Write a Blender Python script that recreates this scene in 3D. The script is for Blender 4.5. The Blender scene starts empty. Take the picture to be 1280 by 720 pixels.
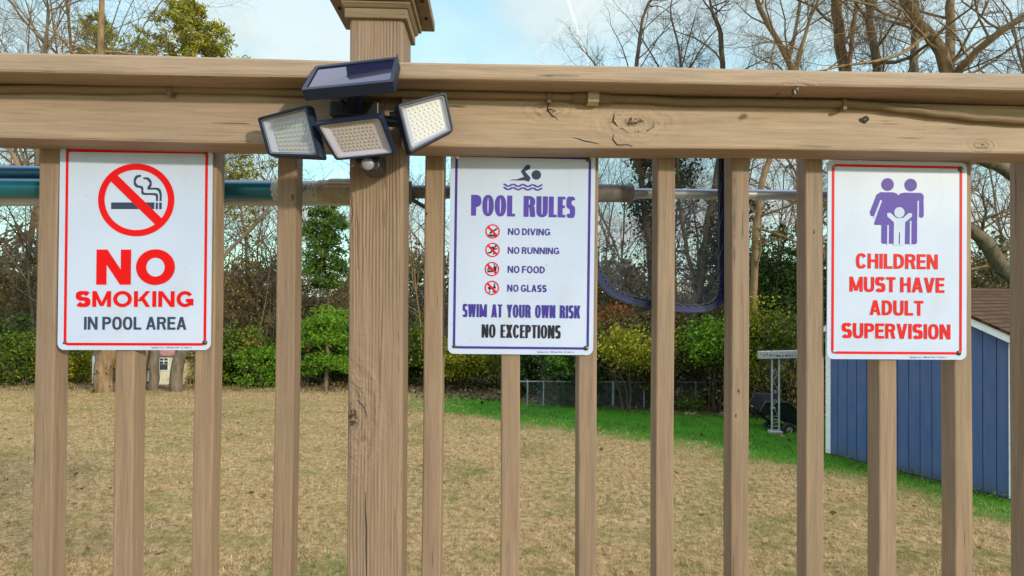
import bpy, bmesh, math, random
import numpy as np
from mathutils import Matrix, Vector

scene = bpy.context.scene
R = math.radians
# ------------------------------------------------------------------ camera
FPX = 700.0                      # focal length in pixels of a 1280 px wide picture
EYE = 2.4                        # eye height above the lawn
PITCH = math.atan(6.0 / FPX)
ROLL = R(0.27)
cam_data = bpy.data.cameras.new('camera')
cam_data.sensor_width = 36.0
cam_data.lens = FPX / 1280.0 * 36.0
cam_data.clip_start = 0.02
cam_data.clip_end = 2000.0
cam = bpy.data.objects.new('camera', cam_data)
scene.collection.objects.link(cam)
CAMROT = Matrix.Rotation(math.pi / 2 + PITCH, 4, 'X') @ Matrix.Rotation(ROLL, 4, 'Z')
cam.matrix_world = Matrix.Translation((0, 0, EYE)) @ CAMROT
scene.camera = cam
# ------------------------------------------------------------------ sky, sun, exposure
SUN_EL, SUN_AZ = R(15.5), R(-45)          # low sun behind the viewer, to the right
world = bpy.data.worlds.new('World')
scene.world = world
world.use_nodes = True
wn, wl = world.node_tree.nodes, world.node_tree.links
wn.clear()

def wnode(t, **kw):
    n = wn.new(t)
    for k, v in kw.items():
        if k.startswith('i') and k[1:].isdigit():
            n.inputs[int(k[1:])].default_value = v
        else:
            setattr(n, k, v)
    return n
def wmath(op, a, b=None, c=None):
    n = wn.new('ShaderNodeMath'); n.operation = op
    for i, v in enumerate((a, b, c)):
        if v is None: continue
        if isinstance(v, (int, float)): n.inputs[i].default_value = v
        else: wl.new(v, n.inputs[i])
    return n.outputs[0]
sky = wnode('ShaderNodeTexSky', sky_type='NISHITA', sun_disc=False)
sun_dir = Vector((math.cos(SUN_EL) * math.sin(-SUN_AZ), -math.cos(SUN_EL) * math.cos(SUN_AZ), math.sin(SUN_EL)))
sky.sun_elevation = SUN_EL
sky.sun_rotation = math.atan2(sun_dir.x, sun_dir.y)
sky.air_density = 1.0; sky.dust_density = 0.6; sky.ozone_density = 1.0
tc = wnode('ShaderNodeTexCoord')
nrm = wnode('ShaderNodeVectorMath', operation='NORMALIZE'); wl.new(tc.outputs['Generated'], nrm.inputs[0])
sep = wnode('ShaderNodeSeparateXYZ'); wl.new(nrm.outputs[0], sep.inputs[0])
den = wmath('ADD', wmath('MAXIMUM', sep.outputs[2], 0.0), 0.16)
cmb = wnode('ShaderNodeCombineXYZ')
wl.new(wmath('DIVIDE', sep.outputs[0], den), cmb.inputs[0])
wl.new(wmath('DIVIDE', sep.outputs[1], den), cmb.inputs[1])
cn = wnode('ShaderNodeTexNoise'); cn.inputs['Scale'].default_value = 0.85
cn.inputs['Detail'].default_value = 9; cn.inputs['Roughness'].default_value = 0.56; cn.inputs['Distortion'].default_value = 0.5
cmap = wnode('ShaderNodeMapping'); cmap.inputs['Location'].default_value = (3.1, 1.7, 0)
wl.new(cmb.outputs[0], cmap.inputs[0]); wl.new(cmap.outputs[0], cn.inputs['Vector'])
cr = wnode('ShaderNodeMapRange', interpolation_type='SMOOTHSTEP')
cr.inputs['From Min'].default_value = 0.36; cr.inputs['From Max'].default_value = 0.64
cr.inputs['To Min'].default_value = 0.5; cr.inputs['To Max'].default_value = 1.0
wl.new(cn.outputs['Fac'], cr.inputs['Value'])
# shading inside the clouds: thicker parts a little greyer-blue
cn2 = wnode('ShaderNodeTexNoise'); cn2.inputs['Scale'].default_value = 2.2; cn2.inputs['Detail'].default_value = 6
wl.new(cmap.outputs[0], cn2.inputs['Vector'])
ccol = wnode('ShaderNodeMix', data_type='RGBA')
ccol.inputs['A'].default_value = (6.2, 7.6, 7.8, 1); ccol.inputs['B'].default_value = (7.7, 8.5, 8.4, 1)
cr2 = wnode('ShaderNodeMapRange', interpolation_type='SMOOTHSTEP')
cr2.inputs['From Min'].default_value = 0.35; cr2.inputs['From Max'].default_value = 0.6
wl.new(cn2.outputs['Fac'], cr2.inputs['Value']); wl.new(cr2.outputs[0], ccol.inputs['Factor'])
skg = wnode('ShaderNodeMix', data_type='RGBA', blend_type='MULTIPLY')
skg.inputs['Factor'].default_value = 1.0; skg.inputs['B'].default_value = (2.2, 3.8, 3.5, 1)
wl.new(sky.outputs[0], skg.inputs['A'])
m1 = wnode('ShaderNodeMix', data_type='RGBA')
wl.new(cr.outputs[0], m1.inputs['Factor']); wl.new(skg.outputs['Result'], m1.inputs['A']); wl.new(ccol.outputs['Result'], m1.inputs['B'])
# vapour trails: narrow arcs of white across the sky
def pix_dir(px, py):
    v = Vector(((px - 640) / FPX, -(py - 360) / FPX, -1.0))
    return (CAMROT.to_3x3() @ v).normalized()
def trail(a, b, width, amount, lo, hi):
    da, db = pix_dir(*a), pix_dir(*b)
    n = da.cross(db).normalized(); mid = (da + db).normalized()
    d1 = wnode('ShaderNodeVectorMath', operation='DOT_PRODUCT'); wl.new(nrm.outputs[0], d1.inputs[0]); d1.inputs[1].default_value = n
    wob = wmath('MULTIPLY', wmath('SUBTRACT', cn2.outputs['Fac'], 0.5), width * 2.0)
    off = wmath('ABSOLUTE', wmath('ADD', d1.outputs['Value'], wob))
    mr = wnode('ShaderNodeMapRange', interpolation_type='SMOOTHSTEP')
    mr.inputs['From Min'].default_value = width; mr.inputs['From Max'].default_value = width * 0.25
    wl.new(off, mr.inputs['Value'])
    d2 = wnode('ShaderNodeVectorMath', operation='DOT_PRODUCT'); wl.new(nrm.outputs[0], d2.inputs[0]); d2.inputs[1].default_value = mid
    m2 = wnode('ShaderNodeMapRange', interpolation_type='SMOOTHSTEP')
    m2.inputs['From Min'].default_value = math.cos(hi); m2.inputs['From Max'].default_value = math.cos(lo)
    wl.new(d2.outputs['Value'], m2.inputs['Value'])
    return wmath('MULTIPLY', wmath('MULTIPLY', mr.outputs[0], m2.outputs[0]), amount)
tr = wmath('MAXIMUM', trail((706, -12), (740, 92), 0.0032, 0.75, 0.16, 0.2), trail((735, 0), (672, 66), 0.006, 0.22, 0.03, 0.075))
m2_ = wnode('ShaderNodeMix', data_type='RGBA'); m2_.inputs['B'].default_value = (9.5, 9.5, 9.6, 1)
wl.new(tr, m2_.inputs['Factor']); wl.new(m1.outputs['Result'], m2_.inputs['A'])
# unseen sky overhead multiplied brighter, added to light the lawn
zen = wnode('ShaderNodeMapRange', interpolation_type='SMOOTHSTEP')
zen.inputs['From Min'].default_value = 0.5; zen.inputs['From Max'].default_value = 0.9; zen.inputs['To Min'].default_value = 0.0; zen.inputs['To Max'].default_value = 1.0
wl.new(sep.outputs[2], zen.inputs['Value'])
zc = wnode('ShaderNodeMix', data_type='RGBA'); zc.inputs['A'].default_value = (1, 1, 1, 1); zc.inputs['B'].default_value = (2.9, 2.5, 2.85, 1); wl.new(zen.outputs[0], zc.inputs['Factor'])
zm = wnode('ShaderNodeVectorMath', operation='MULTIPLY'); wl.new(m2_.outputs['Result'], zm.inputs[0]); wl.new(zc.outputs['Result'], zm.inputs[1])
bg = wnode('ShaderNodeBackground'); bg.inputs['Strength'].default_value = 0.11
wo = wnode('ShaderNodeOutputWorld')
wl.new(zm.outputs[0], bg.inputs[0]); wl.new(bg.outputs[0], wo.inputs[0])
sl = bpy.data.lights.new('sun', 'SUN'); sl.energy = 3.4; sl.angle = R(2.5); sl.color = (1.0, 0.88, 0.70)
so = bpy.data.objects.new('sun', sl); scene.collection.objects.link(so)
so.rotation_euler = sun_dir.to_track_quat('Z', 'Y').to_euler(); so.location = (6, -8, 9)
scene.view_settings.view_transform = 'Standard'; scene.view_settings.look = 'None'
scene.view_settings.exposure = 0.0; scene.view_settings.gamma = 1.0
scene.view_settings.use_curve_mapping = False
scene.render.engine = 'CYCLES'
scene.cycles.max_bounces = 6; scene.cycles.transparent_max_bounces = 10
scene.cycles.use_denoising = True
# ------------------------------------------------------------------ helpers
def ray(px, py):
    return pix_dir(px, py)
PHI = math.atan(0.038)
EU = Vector((math.cos(PHI), math.sin(PHI), 0)); EV = Vector((-math.sin(PHI), math.cos(PHI), 0))
DIST = 0.98
FORG = Vector((0, DIST, EYE))
FMAT = Matrix(((EU.x, EV.x, 0, FORG.x), (EU.y, EV.y, 0, FORG.y), (0, 0, 1, FORG.z), (0, 0, 0, 1)))   # fence frame: u along, v away, w up
CAMP = Vector((0, 0, EYE))
def fuw(px, py, v=0.0):
    d = ray(px, py); p0 = FORG + EV * v
    t = (p0 - CAMP).dot(EV) / d.dot(EV)
    q = CAMP + d * t - FORG
    return q.dot(EU), q.z
def fu(px, v=0.0, py=366): return fuw(px, py, v)[0]
def gz(y): return -0.08 * min(max(y - 9.0, 0.0), 22.0)
def at(px, d, z=None):
    x = (px - 640) / FPX * d
    return Vector((x, d, gz(d) if z is None else z))
def zrow(row, d): return EYE + (366 - row) / FPX * d
def pt(px, row, d): return Vector(((px - 640) / FPX * d, d, zrow(row, d)))

def tag(o, label=None, cat=None, group=None, kind=None):
    if label: o['label'] = label
    if cat: o['category'] = cat
    if group: o['group'] = group
    if kind: o['kind'] = kind
    return o
def empty(name, loc=(0, 0, 0), mat=None, **kw):
    o = bpy.data.objects.new(name, None); scene.collection.objects.link(o)
    o.empty_display_size = 0.1
    if mat is not None: o.matrix_world = mat
    else: o.location = loc
    tag(o, **kw); return o
class MB:
    """collects polygons, builds one mesh"""
    def __init__(s): s.v = []; s.f = []; s.sm = []
    def poly(s, pts, smooth=False):
        b = len(s.v); s.v += [tuple(p) for p in pts]; s.f.append(tuple(range(b, b + len(pts)))); s.sm.append(smooth)
    def add(s, vs, fs, smooth=False):
        b = len(s.v); s.v += [tuple(p) for p in vs]
        for f in fs: s.f.append(tuple(i + b for i in f)); s.sm.append(smooth)
    def box(s, x0, x1, y0, y1, z0, z1, m=None):
        vs = [Vector((x, y, z)) for z in (z0, z1) for y in (y0, y1) for x in (x0, x1)]
        if m is not None: vs = [m @ v for v in vs]
        s.add(vs, [(0, 2, 3, 1), (4, 5, 7, 6), (0, 1, 5, 4), (2, 6, 7, 3), (0, 4, 6, 2), (1, 3, 7, 5)])
    def prism(s, a, b):
        """solid between two equal-length loops"""
        n = len(a); vs = list(a) + list(b)
        fs = [tuple(range(n))[::-1], tuple(range(n, 2 * n))]
        fs += [(i, (i + 1) % n, n + (i + 1) % n, n + i) for i in range(n)]
        s.add(vs, fs)
    def tube(s, path, rad, k=10, cap=True, smooth=True, closed=False):
        path = [Vector(p) for p in path]; n = len(path)
        if not hasattr(rad, '__len__'): rad = [rad] * n
        rings = []; up = None
        for i, p in enumerate(path):
            if closed: t = path[(i + 1) % n] - path[i - 1]
            else: t = path[min(i + 1, n - 1)] - path[max(i - 1, 0)]
            t.normalize()
            if up is None:
                up = Vector((0, 0, 1)) if abs(t.z) < 0.9 else Vector((1, 0, 0))
            up = (up - t * up.dot(t)).normalized(); sd = t.cross(up)
            rings.append([p + (up * math.cos(a) + sd * math.sin(a)) * rad[i] for a in [2 * math.pi * j / k for j in range(k)]])
        vs = [v for r in rings for v in r]; fs = []
        for i in range(n if closed else n - 1):
            i2 = (i + 1) % n
            for j in range(k):
                fs.append((i * k + j, i * k + (j + 1) % k, i2 * k + (j + 1) % k, i2 * k + j))
        s.add(vs, fs, smooth)
        if cap and not closed:
            s.poly(rings[0][::-1]); s.poly(rings[-1])
    def lathe(s, prof, m, k=24, smooth=True):
        """prof: (r,z) list, about local z"""
        vs = [m @ Vector((r * math.cos(2 * math.pi * j / k), r * math.sin(2 * math.pi * j / k), z)) for r, z in prof for j in range(k)]
        fs = [(i * k + j, i * k + (j + 1) % k, (i + 1) * k + (j + 1) % k, (i + 1) * k + j) for i in range(len(prof) - 1) for j in range(k)]
        s.add(vs, fs, smooth)
    def build(s, name, mat, parent=None, bevel=0, seg=2, fix=True, **kw):
        me = bpy.data.meshes.new(name); me.from_pydata([tuple(v) for v in s.v], [], s.f)
        me.polygons.foreach_set('use_smooth', s.sm)
        if fix or bevel:
            bm = bmesh.new(); bm.from_mesh(me)
            if bevel: bmesh.ops.remove_doubles(bm, verts=bm.verts, dist=1e-6)
            bmesh.ops.recalc_face_normals(bm, faces=bm.faces)
            if bevel:
                bmesh.ops.bevel(bm, geom=[e for e in bm.edges if e.calc_face_angle(0) > 0.5], offset=bevel, segments=seg, profile=0.5, affect='EDGES', clamp_overlap=True)
            bm.to_mesh(me); bm.free()
        me.materials.append(mat); me.update()
        o = bpy.data.objects.new(name, me); scene.collection.objects.link(o)
        if parent is not None: o.parent = parent
        tag(o, **kw); return o
def np_mesh(name, V, F, mat, parent=None, smooth=False, **kw):
    """V (n,3), F (m,k) with fixed k"""
    me = bpy.data.meshes.new(name); m, k = F.shape
    me.vertices.add(len(V)); me.vertices.foreach_set('co', np.asarray(V, np.float32).ravel())
    me.loops.add(m * k); me.loops.foreach_set('vertex_index', F.astype(np.int32).ravel())
    me.polygons.add(m); me.polygons.foreach_set('loop_start', np.arange(0, m * k, k, dtype=np.int32))
    if smooth: me.polygons.foreach_set('use_smooth', np.ones(m, bool))
    me.materials.append(mat); me.update(calc_edges=True)
    o = bpy.data.objects.new(name, me); scene.collection.objects.link(o)
    if parent is not None: o.parent = parent
    tag(o, **kw); return o

# ------------------------------------------------------------------ materials
class NT:
    def __init__(s, name):
        s.m = bpy.data.materials.new(name); s.m.use_nodes = True
        s.n = s.m.node_tree.nodes; s.l = s.m.node_tree.links
        s.b = s.n['Principled BSDF']; s.out = s.n['Material Output']
    def new(s, t, **kw):
        n = s.n.new(t)
        for k, v in kw.items(): setattr(n, k, v)
        return n
    def put(s, sock, v):
        if isinstance(v, (int, float, tuple)): sock.default_value = v
        else: s.l.new(v, sock)
    def math(s, op, a, b=None, c=None, clamp=False):
        n = s.n.new('ShaderNodeMath'); n.operation = op; n.use_clamp = clamp
        for i, v in enumerate((a, b, c)):
            if v is not None: s.put(n.inputs[i], v)
        return n.outputs[0]
    def coord(s, kind='Object'):
        return s.n.new('ShaderNodeTexCoord').outputs[kind]
    def mapped(s, v, scale=(1, 1, 1), loc=(0, 0, 0)):
        n = s.n.new('ShaderNodeMapping'); n.inputs['Scale'].default_value = scale; n.inputs['Location'].default_value = loc
        s.l.new(v, n.inputs[0]); return n.outputs[0]
    def noise(s, v, scale, detail=4, rough=0.55, dist=0):
        n = s.n.new('ShaderNodeTexNoise'); n.inputs['Scale'].default_value = scale; n.inputs['Detail'].default_value = detail
        n.inputs['Roughness'].default_value = rough; n.inputs['Distortion'].default_value = dist
        s.l.new(v, n.inputs['Vector']); return n.outputs['Fac']
    def rng(s, v, a, b, c=0.0, d=1.0):
        n = s.n.new('ShaderNodeMapRange'); n.interpolation_type = 'SMOOTHSTEP'
        n.inputs['From Min'].default_value = a; n.inputs['From Max'].default_value = b
        n.inputs['To Min'].default_value = c; n.inputs['To Max'].default_value = d
        s.l.new(v, n.inputs['Value']); return n.outputs[0]
    def mix(s, f, a, b, mode='MIX'):
        n = s.n.new('ShaderNodeMix'); n.data_type = 'RGBA'; n.blend_type = mode
        s.put(n.inputs['Factor'], f); s.put(n.inputs['A'], a); s.put(n.inputs['B'], b); return n.outputs['Result']
    def ramp(s, f, stops, interp='LINEAR'):
        n = s.n.new('ShaderNodeValToRGB'); s.put(n.inputs[0], f); cr = n.color_ramp; cr.interpolation = interp
        while len(cr.elements) < len(stops): cr.elements.new(0.5)
        for e, (p, c) in zip(cr.elements, stops): e.position = p; e.color = (*c, 1) if len(c) == 3 else c
        return n.outputs[0]
    def bump(s, h, strength=0.5, dist=0.002, normal=None):
        n = s.n.new('ShaderNodeBump'); n.inputs['Strength'].default_value = strength; n.inputs['Distance'].default_value = dist
        s.l.new(h, n.inputs['Height'])
        if normal is not None: s.l.new(normal, n.inputs['Normal'])
        s.l.new(n.outputs[0], s.b.inputs['Normal']); return n.outputs[0]
    def set(s, **kw):
        for k, v in kw.items(): s.put(s.b.inputs[k.replace('_', ' ')], v)
        return s
def c4(r, g, b): return (r, g, b, 1.0)

def simple(name, col, rough=0.5, metal=0.0, var=0.12, scale=30, bump=0.0, spec=0.5, emit=None):
    t = NT(name); co = t.coord()
    n = t.noise(co, scale, 5)
    dark = tuple(x * (1 - var) for x in col); lite = tuple(min(1, x * (1 + var)) for x in col)
    t.set(Base_Color=t.ramp(n, [(0.3, dark), (0.7, lite)]), Roughness=rough, Metallic=metal)
    t.b.inputs['Specular IOR Level'].default_value = spec
    if bump: t.bump(n, bump, 0.002)
    return t.m

def painted_wood(name, axis, knots=(), grain=0.5, base=(0.345, 0.225, 0.140), seed=0.0, ring=False):
    """tan solid-stained timber; axis is the grain direction (0=u, 2=w)"""
    t = NT(name); co = t.coord()
    sc = [1.0, 1.0, 1.0]; sc[axis] = 0.05
    v = t.mapped(co, tuple(sc), (seed, seed * 0.7, seed * 1.3))
    # knots bend the grain
    hk = None; dk = None
    for (ku, kw, r) in knots:
        a = t.new('ShaderNodeSeparateXYZ'); t.l.new(co, a.inputs[0])
        sx, sz = (0.45, 1.0) if axis == 0 else (1.0, 0.45)
        du = t.math('MULTIPLY', t.math('SUBTRACT', a.outputs[0], ku), sx)
        dw = t.math('MULTIPLY', t.math('SUBTRACT', a.outputs[2], kw), sz)
        wob = t.math('MULTIPLY', t.math('SUBTRACT', t.noise(co, 60, 3), 0.5), r * 0.9)
        d = t.math('ADD', t.math('SQRT', t.math('ADD', t.math('MULTIPLY', du, du), t.math('MULTIPLY', dw, dw))), wob)
        fall = t.rng(d, r * 2.6, r * 0.7)
        rings = t.math('MULTIPLY', t.math('SINE', t.math('MULTIPLY', d, 3.1 / r * 3.0)), fall)
        hk = rings if hk is None else t.math('ADD', hk, rings)
        core = t.math('MULTIPLY', t.rng(d, r * 0.42, r * 0.18), t.rng(t.noise(co, 170, 4), 0.42, 0.56))
        crack = t.math('MULTIPLY', t.math('MULTIPLY', t.rng(rings, 0.78, 0.97), fall), t.rng(t.noise(co, 45, 3), 0.5, 0.62))
        cc = t.math('MAXIMUM', core, t.math('MULTIPLY', crack, 0.75 if axis == 0 else (0.3 if ring else 0.0)))
        dk = cc if dk is None else t.math('MAXIMUM', dk, cc)
    g1 = t.noise(v, 260, 6, 0.6, 0.4)
    g2 = t.noise(v, 75, 4, 0.55, 0.8)
    big = t.noise(co, 3.0, 3)
    # fine open checks along the grain
    sc2 = [1.0, 1.0, 1.0]; sc2[axis] = 0.022
    vc = t.mapped(co, tuple(sc2), (seed + 4, 1, 2))
    chk = t.rng(t.noise(vc, 150, 2, 0.5, 0.3), 0.665, 0.70)
    chk = t.math('MULTIPLY', chk, t.rng(t.noise(co, 9, 3), 0.50, 0.62))
    dirt = t.math('MULTIPLY', t.rng(t.noise(co, 330, 2), 0.70, 0.76), t.rng(t.noise(co, 11, 3), 0.5, 0.68))
    col = t.mix(t.rng(g2, 0.32, 0.68), c4(*[x * 0.84 for x in base]), c4(*[x * 1.08 for x in base]))
    col = t.mix(t.rng(big, 0.3, 0.7, 0.0, 0.35), col, c4(base[0] * 0.93, base[1] * 0.97, base[2] * 1.16))
    col = t.mix(t.math('MULTIPLY', chk, 0.75), col, c4(0.06, 0.042, 0.028))
    col = t.mix(t.math('MULTIPLY', dirt, 0.8), col, c4(0.07, 0.05, 0.035))
    oi = t.new('ShaderNodeObjectInfo')
    fine = t.noise(co, 700, 2)
    col = t.mix(1.0, col, t.ramp(t.math('ADD', t.math('MULTIPLY', g1, 0.75), t.math('MULTIPLY', fine, 0.25)), [(0.36, (0.84, 0.83, 0.82)), (0.5, (1, 1, 1)), (0.64, (1.09, 1.09, 1.08))]), 'MULTIPLY')
    col = t.mix(1.0, col, t.ramp(oi.outputs['Random'], [(0.0, (0.90, 0.895, 0.90)), (1.0, (1.06, 1.05, 1.03))]), 'MULTIPLY')
    wash = t.rng(t.noise(t.mapped(co, tuple(0.4 if i == axis else 1.0 for i in range(3)), (seed + 2, 3, 1)), 7, 5, 0.65), 0.52, 0.72, 0.0, 0.45)
    col = t.mix(wash, col, c4(base[0] * 0.74, base[1] * 0.76, base[2] * 0.74))
    h = t.math('ADD', t.math('MULTIPLY', g1, 0.6), t.math('MULTIPLY', g2, 0.8))
    if ring:
        w = t.new('ShaderNodeTexWave'); w.bands_direction = 'X'; w.inputs['Scale'].default_value = 58
        w.inputs['Distortion'].default_value = 7.0; w.inputs['Detail'].default_value = 2; w.inputs['Detail Scale'].default_value = 0.55
        t.l.new(t.mapped(co, (1, 1, 0.10)), w.inputs['Vector'])
        sx = t.new('ShaderNodeSeparateXYZ'); t.l.new(co, sx.inputs[0])
        h = t.math('ADD', h, t.math('MULTIPLY', w.outputs['Fac'], t.rng(t.noise(t.mapped(co, (1, 1, .25)), 22, 3), .38, .62, .05, .5)))
        col = t.mix(t.rng(w.outputs['Fac'], 0.1, 0.0, 0.0, 0.14), col, c4(0.2, 0.135, 0.085))
    if hk is not None:
        h = t.math('ADD', h, t.math('MULTIPLY', hk, 0.55 if ring else (0.42 if axis == 0 else 0.03)))
        col = t.mix(dk, col, c4(0.045, 0.03, 0.02))
        h = t.math('SUBTRACT', h, t.math('MULTIPLY', dk, 2.0))
    h = t.math('SUBTRACT', h, t.math('MULTIPLY', chk, 1.2))
    t.set(Base_Color=col, Roughness=0.62)
    t.b.inputs['Specular IOR Level'].default_value = 0.35
    t.bump(h, min(1.0, grain * 1.35), 0.0018)
    return t.m
# ------------------------------------------------------------------ setting: the lawn
def lawn_material():
    t = NT('lawn'); co = t.coord()
    s = t.new('ShaderNodeSeparateXYZ'); t.l.new(co, s.inputs[0])
    x, y = s.outputs[0], s.outputs[1]
    n1 = t.noise(co, 0.9, 5); n2 = t.noise(co, 14, 6, 0.65); n3 = t.noise(co, 90, 4)
    dry = t.ramp(n2, [(0.28, (0.12, 0.072, 0.03)), (0.52, (0.42, 0.29, 0.135)), (0.75, (0.62, 0.45, 0.23))])
    dry = t.mix(t.rng(n1, 0.54, 0.70, 0, 0.5), dry, c4(0.12, 0.125, 0.03))
    grn = t.mix(t.rng(n3, .3, .7), t.mix(t.rng(n1, .35, .65), c4(0.010, 0.085, 0.003), c4(0.028, 0.165, 0.006)), c4(0.07, 0.22, 0.012))
    e = t.math('ADD', t.math('MULTIPLY', x, 0.634), t.math('MULTIPLY', y, 0.773))
    e = t.math('ADD', e, t.rng(x, 4.0, 5.4, 0.0, 0.5))
    e = t.math('ADD', e, t.math('MULTIPLY', t.math('SUBTRACT', n1, 0.5), 1.6))
    e = t.math('ADD', e, t.math('MULTIPLY', t.math('SUBTRACT', n2, 0.5), 1.8))
    gm = t.math('MULTIPLY', t.math('MULTIPLY', t.rng(e, 8.1, 9.1), t.rng(n2, .25, .5, .55, 1.0)), t.rng(x, -4.0, -1.2))
    col = t.mix(gm, dry, grn)
    # leaf litter under the wood
    e2 = t.math('ADD', t.math('ADD', y, t.math('MULTIPLY', x, 0.62)), t.math('MULTIPLY', t.math('SUBTRACT', n2, 0.5), 1.6))
    lm = t.math('MAXIMUM', t.math('MULTIPLY', t.rng(e2, 14.5, 15.7), t.rng(y, 11.2, 12.6)), t.rng(t.math('ADD', y, t.math('MULTIPLY', n2, 2.0)), 17.3, 19.0))
    lit = t.ramp(n3, [(0.3, (0.055, 0.035, 0.02)), (0.55, (0.13, 0.08, 0.045)), (0.75, (0.21, 0.15, 0.09))])
    col = t.mix(t.math('MULTIPLY', lm, 0.92), col, lit)
    t.set(Base_Color=col, Roughness=0.95); t.b.inputs['Specular IOR Level'].default_value = 0.1
    t.bump(t.math('ADD', n2, n3), 0.8, 0.03)
    return t.m
M_LAWN = lawn_material()
ys = [-60, -20, 0, 4, 7, 9] + [10 + i for i in range(22)] + [36, 50, 90, 200, 500]
xs = [-500, -150, -60, -30, -15, -8, -4, 0, 4, 8, 15, 30, 60, 150, 500]
V = np.array([(x, y, gz(y)) for y in ys for x in xs]); nx = len(xs)
F = np.array([(j * nx + i, j * nx + i + 1, (j + 1) * nx + i + 1, (j + 1) * nx + i) for j in range(len(ys) - 1) for i in range(nx - 1)])
np_mesh('lawn', V, F, M_LAWN, smooth=True, kind='structure')

# ------------------------------------------------------------------ deck railing
rail_root = empty('deck_railing', mat=FMAT.copy())
tag(rail_root, 'tan painted wooden deck railing with square balusters across the whole view', 'railing')
def kn(px, py, v, r): u, w = fuw(px, py, v); return (u, w, r)
M_RAIL = painted_wood('tan_paint_rail', 0, [kn(792, 153, -.065, .020), kn(688, 138, -.065, .012), kn(1228, 181, -.065, .007)], 0.55, (0.345, 0.249, 0.172))
M_CAP = painted_wood('tan_paint_cap', 0, [kn(995, 113, -.125, .010)], 0.55, (0.335, 0.242, 0.165), seed=3.0)
M_POST = painted_wood('tan_paint_post', 2, [kn(438, 522, -.05, .030), kn(430, 262, -.05, .011)], 0.75, (0.240, 0.162, 0.108), seed=1.0, ring=True)
M_BAL = [painted_wood('tan_paint_baluster', 2, [kn(923, 490, 0, .007), kn(533, 268, 0, .006), kn(1018, 290, 0, .005), kn(1272, 430, 0, .012), kn(365, 246, 0, .007), kn(920, 520, 0, .005)], 0.45, (0.252, 0.171, 0.112), seed=5.0)]
RAIL_V0, RAIL_V1 = -0.065, 0.0
UL, UR = fu(-60, -.125) - 0.35, fu(1340, 0) + 0.35
def wavy_board(u0, u1, v0, v1, w0, w1, seed, amp=0.0015, n=60):
    rng = random.Random(seed); mb = MB()
    ph = [rng.uniform(0, 6) for _ in range(8)]
    def off(u, k): return amp * (math.sin(u * 3.1 + ph[k]) + 0.6 * math.sin(u * 8.3 + ph[k + 4]))
    loops = []
    r = 0.0045
    for i in range(n + 1):
        u = u0 + (u1 - u0) * i / n
        a, b = v0 + off(u, 0) * .5, v1
        c, d = w0 + off(u, 1), w1 + off(u, 2) * .7
        prof = [(a, c + r), (a + r * .3, c + r * .3), (a + r, c), (b, c), (b, d), (a + r, d), (a + r * .3, d - r * .3), (a, d - r)]
        loops.append([(u, p, q) for p, q in prof])
    k = 8; vs = [p for l in loops for p in l]
    fs = [(i * k + j, i * k + (j + 1) % k, (i + 1) * k + (j + 1) % k, (i + 1) * k + j) for i in range(n) for j in range(k)]
    fs += [tuple(range(k))[::-1], tuple(n * k + j for j in range(k))]
    mb.add(vs, fs)
    return mb
# post centre line (slightly twisted 4x4)
pu0, pu1 = fu(432.5, -.05, 600), 0
PW = 0.089
POST_U = pu0 + PW / 2; POST_V = -0.05 + PW / 2
# rail and rail cap stop / pass at the post
uA, uB = POST_U - PW / 2 - 0.0005, POST_U + PW / 2 + 0.0005
RB, RT = 0.2390, 0.3235
for (a, b, s) in ((UL, uA, 1), (uB, UR, 2)):
    wavy_board(a, b, RAIL_V0, RAIL_V1, RB, RT - 0.0005, s, 0.0018).build('rail', M_RAIL, rail_root)
capm = MB()
CAP0, CAP1 = 0.3240, 0.3525
wavy_board(UL, UR, -0.125, -0.052, CAP0, CAP1, 7, 0.0013, 90).build('cap_rail', M_CAP, rail_root)
for (a, b, s) in ((UL, uA - .001, 8), (uB + .001, UR, 9)):
    wavy_board(a, b, -0.0505, 0.028, CAP0, CAP1, s, 0.0008).build('cap_rail', M_CAP, rail_root)
# bottom rail below the picture and the post down to the lawn
wavy_board(UL, uA, -0.040, -0.002, -0.72, -0.632, 11).build('bottom_rail', M_RAIL, rail_root)
wavy_board(uB, UR, -0.040, -0.002, -0.72, -0.632, 12).build('bottom_rail', M_RAIL, rail_root)
pm = MB()
tw = R(2.5)
c, s_ = math.cos(tw), math.sin(tw)
def post_loop(w, tws, half=PW / 2, r=0.006):
    out = []
    for (sx, sy) in ((-1, -1), (1, -1), (1, 1), (-1, 1)):
        for k in range(3):
            a = math.atan2(sy, sx) + (k - 1) * math.pi / 4
            x = sx * (half - r) + r * math.cos(a); y = sy * (half - r) + r * math.sin(a)
            out.append((x, y))
    cc, ss = math.cos(tws), math.sin(tws)
    return [(POST_U + x * cc + y * ss, POST_V - x * ss + y * cc, w) for x, y in out]
NP = 40; wl_ = [-EYE - 0.05 + (0.488 + EYE + 0.05) * i / NP for i in range(NP + 1)]
loops = [post_loop(w, -tw * min(1, max(0, (0.3 - w) / 0.15))) for w in wl_]
vs = [p for l in loops for p in l]; k = 12
pm.add(vs, [(i * k + j, i * k + (j + 1) % k, (i + 1) * k + (j + 1) % k, (i + 1) * k + j) for i in range(NP) for j in range(k)] + [tuple(range(k))[::-1], tuple(NP * k + j for j in range(k))])
post = pm.build('post', M_POST, rail_root)
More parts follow.
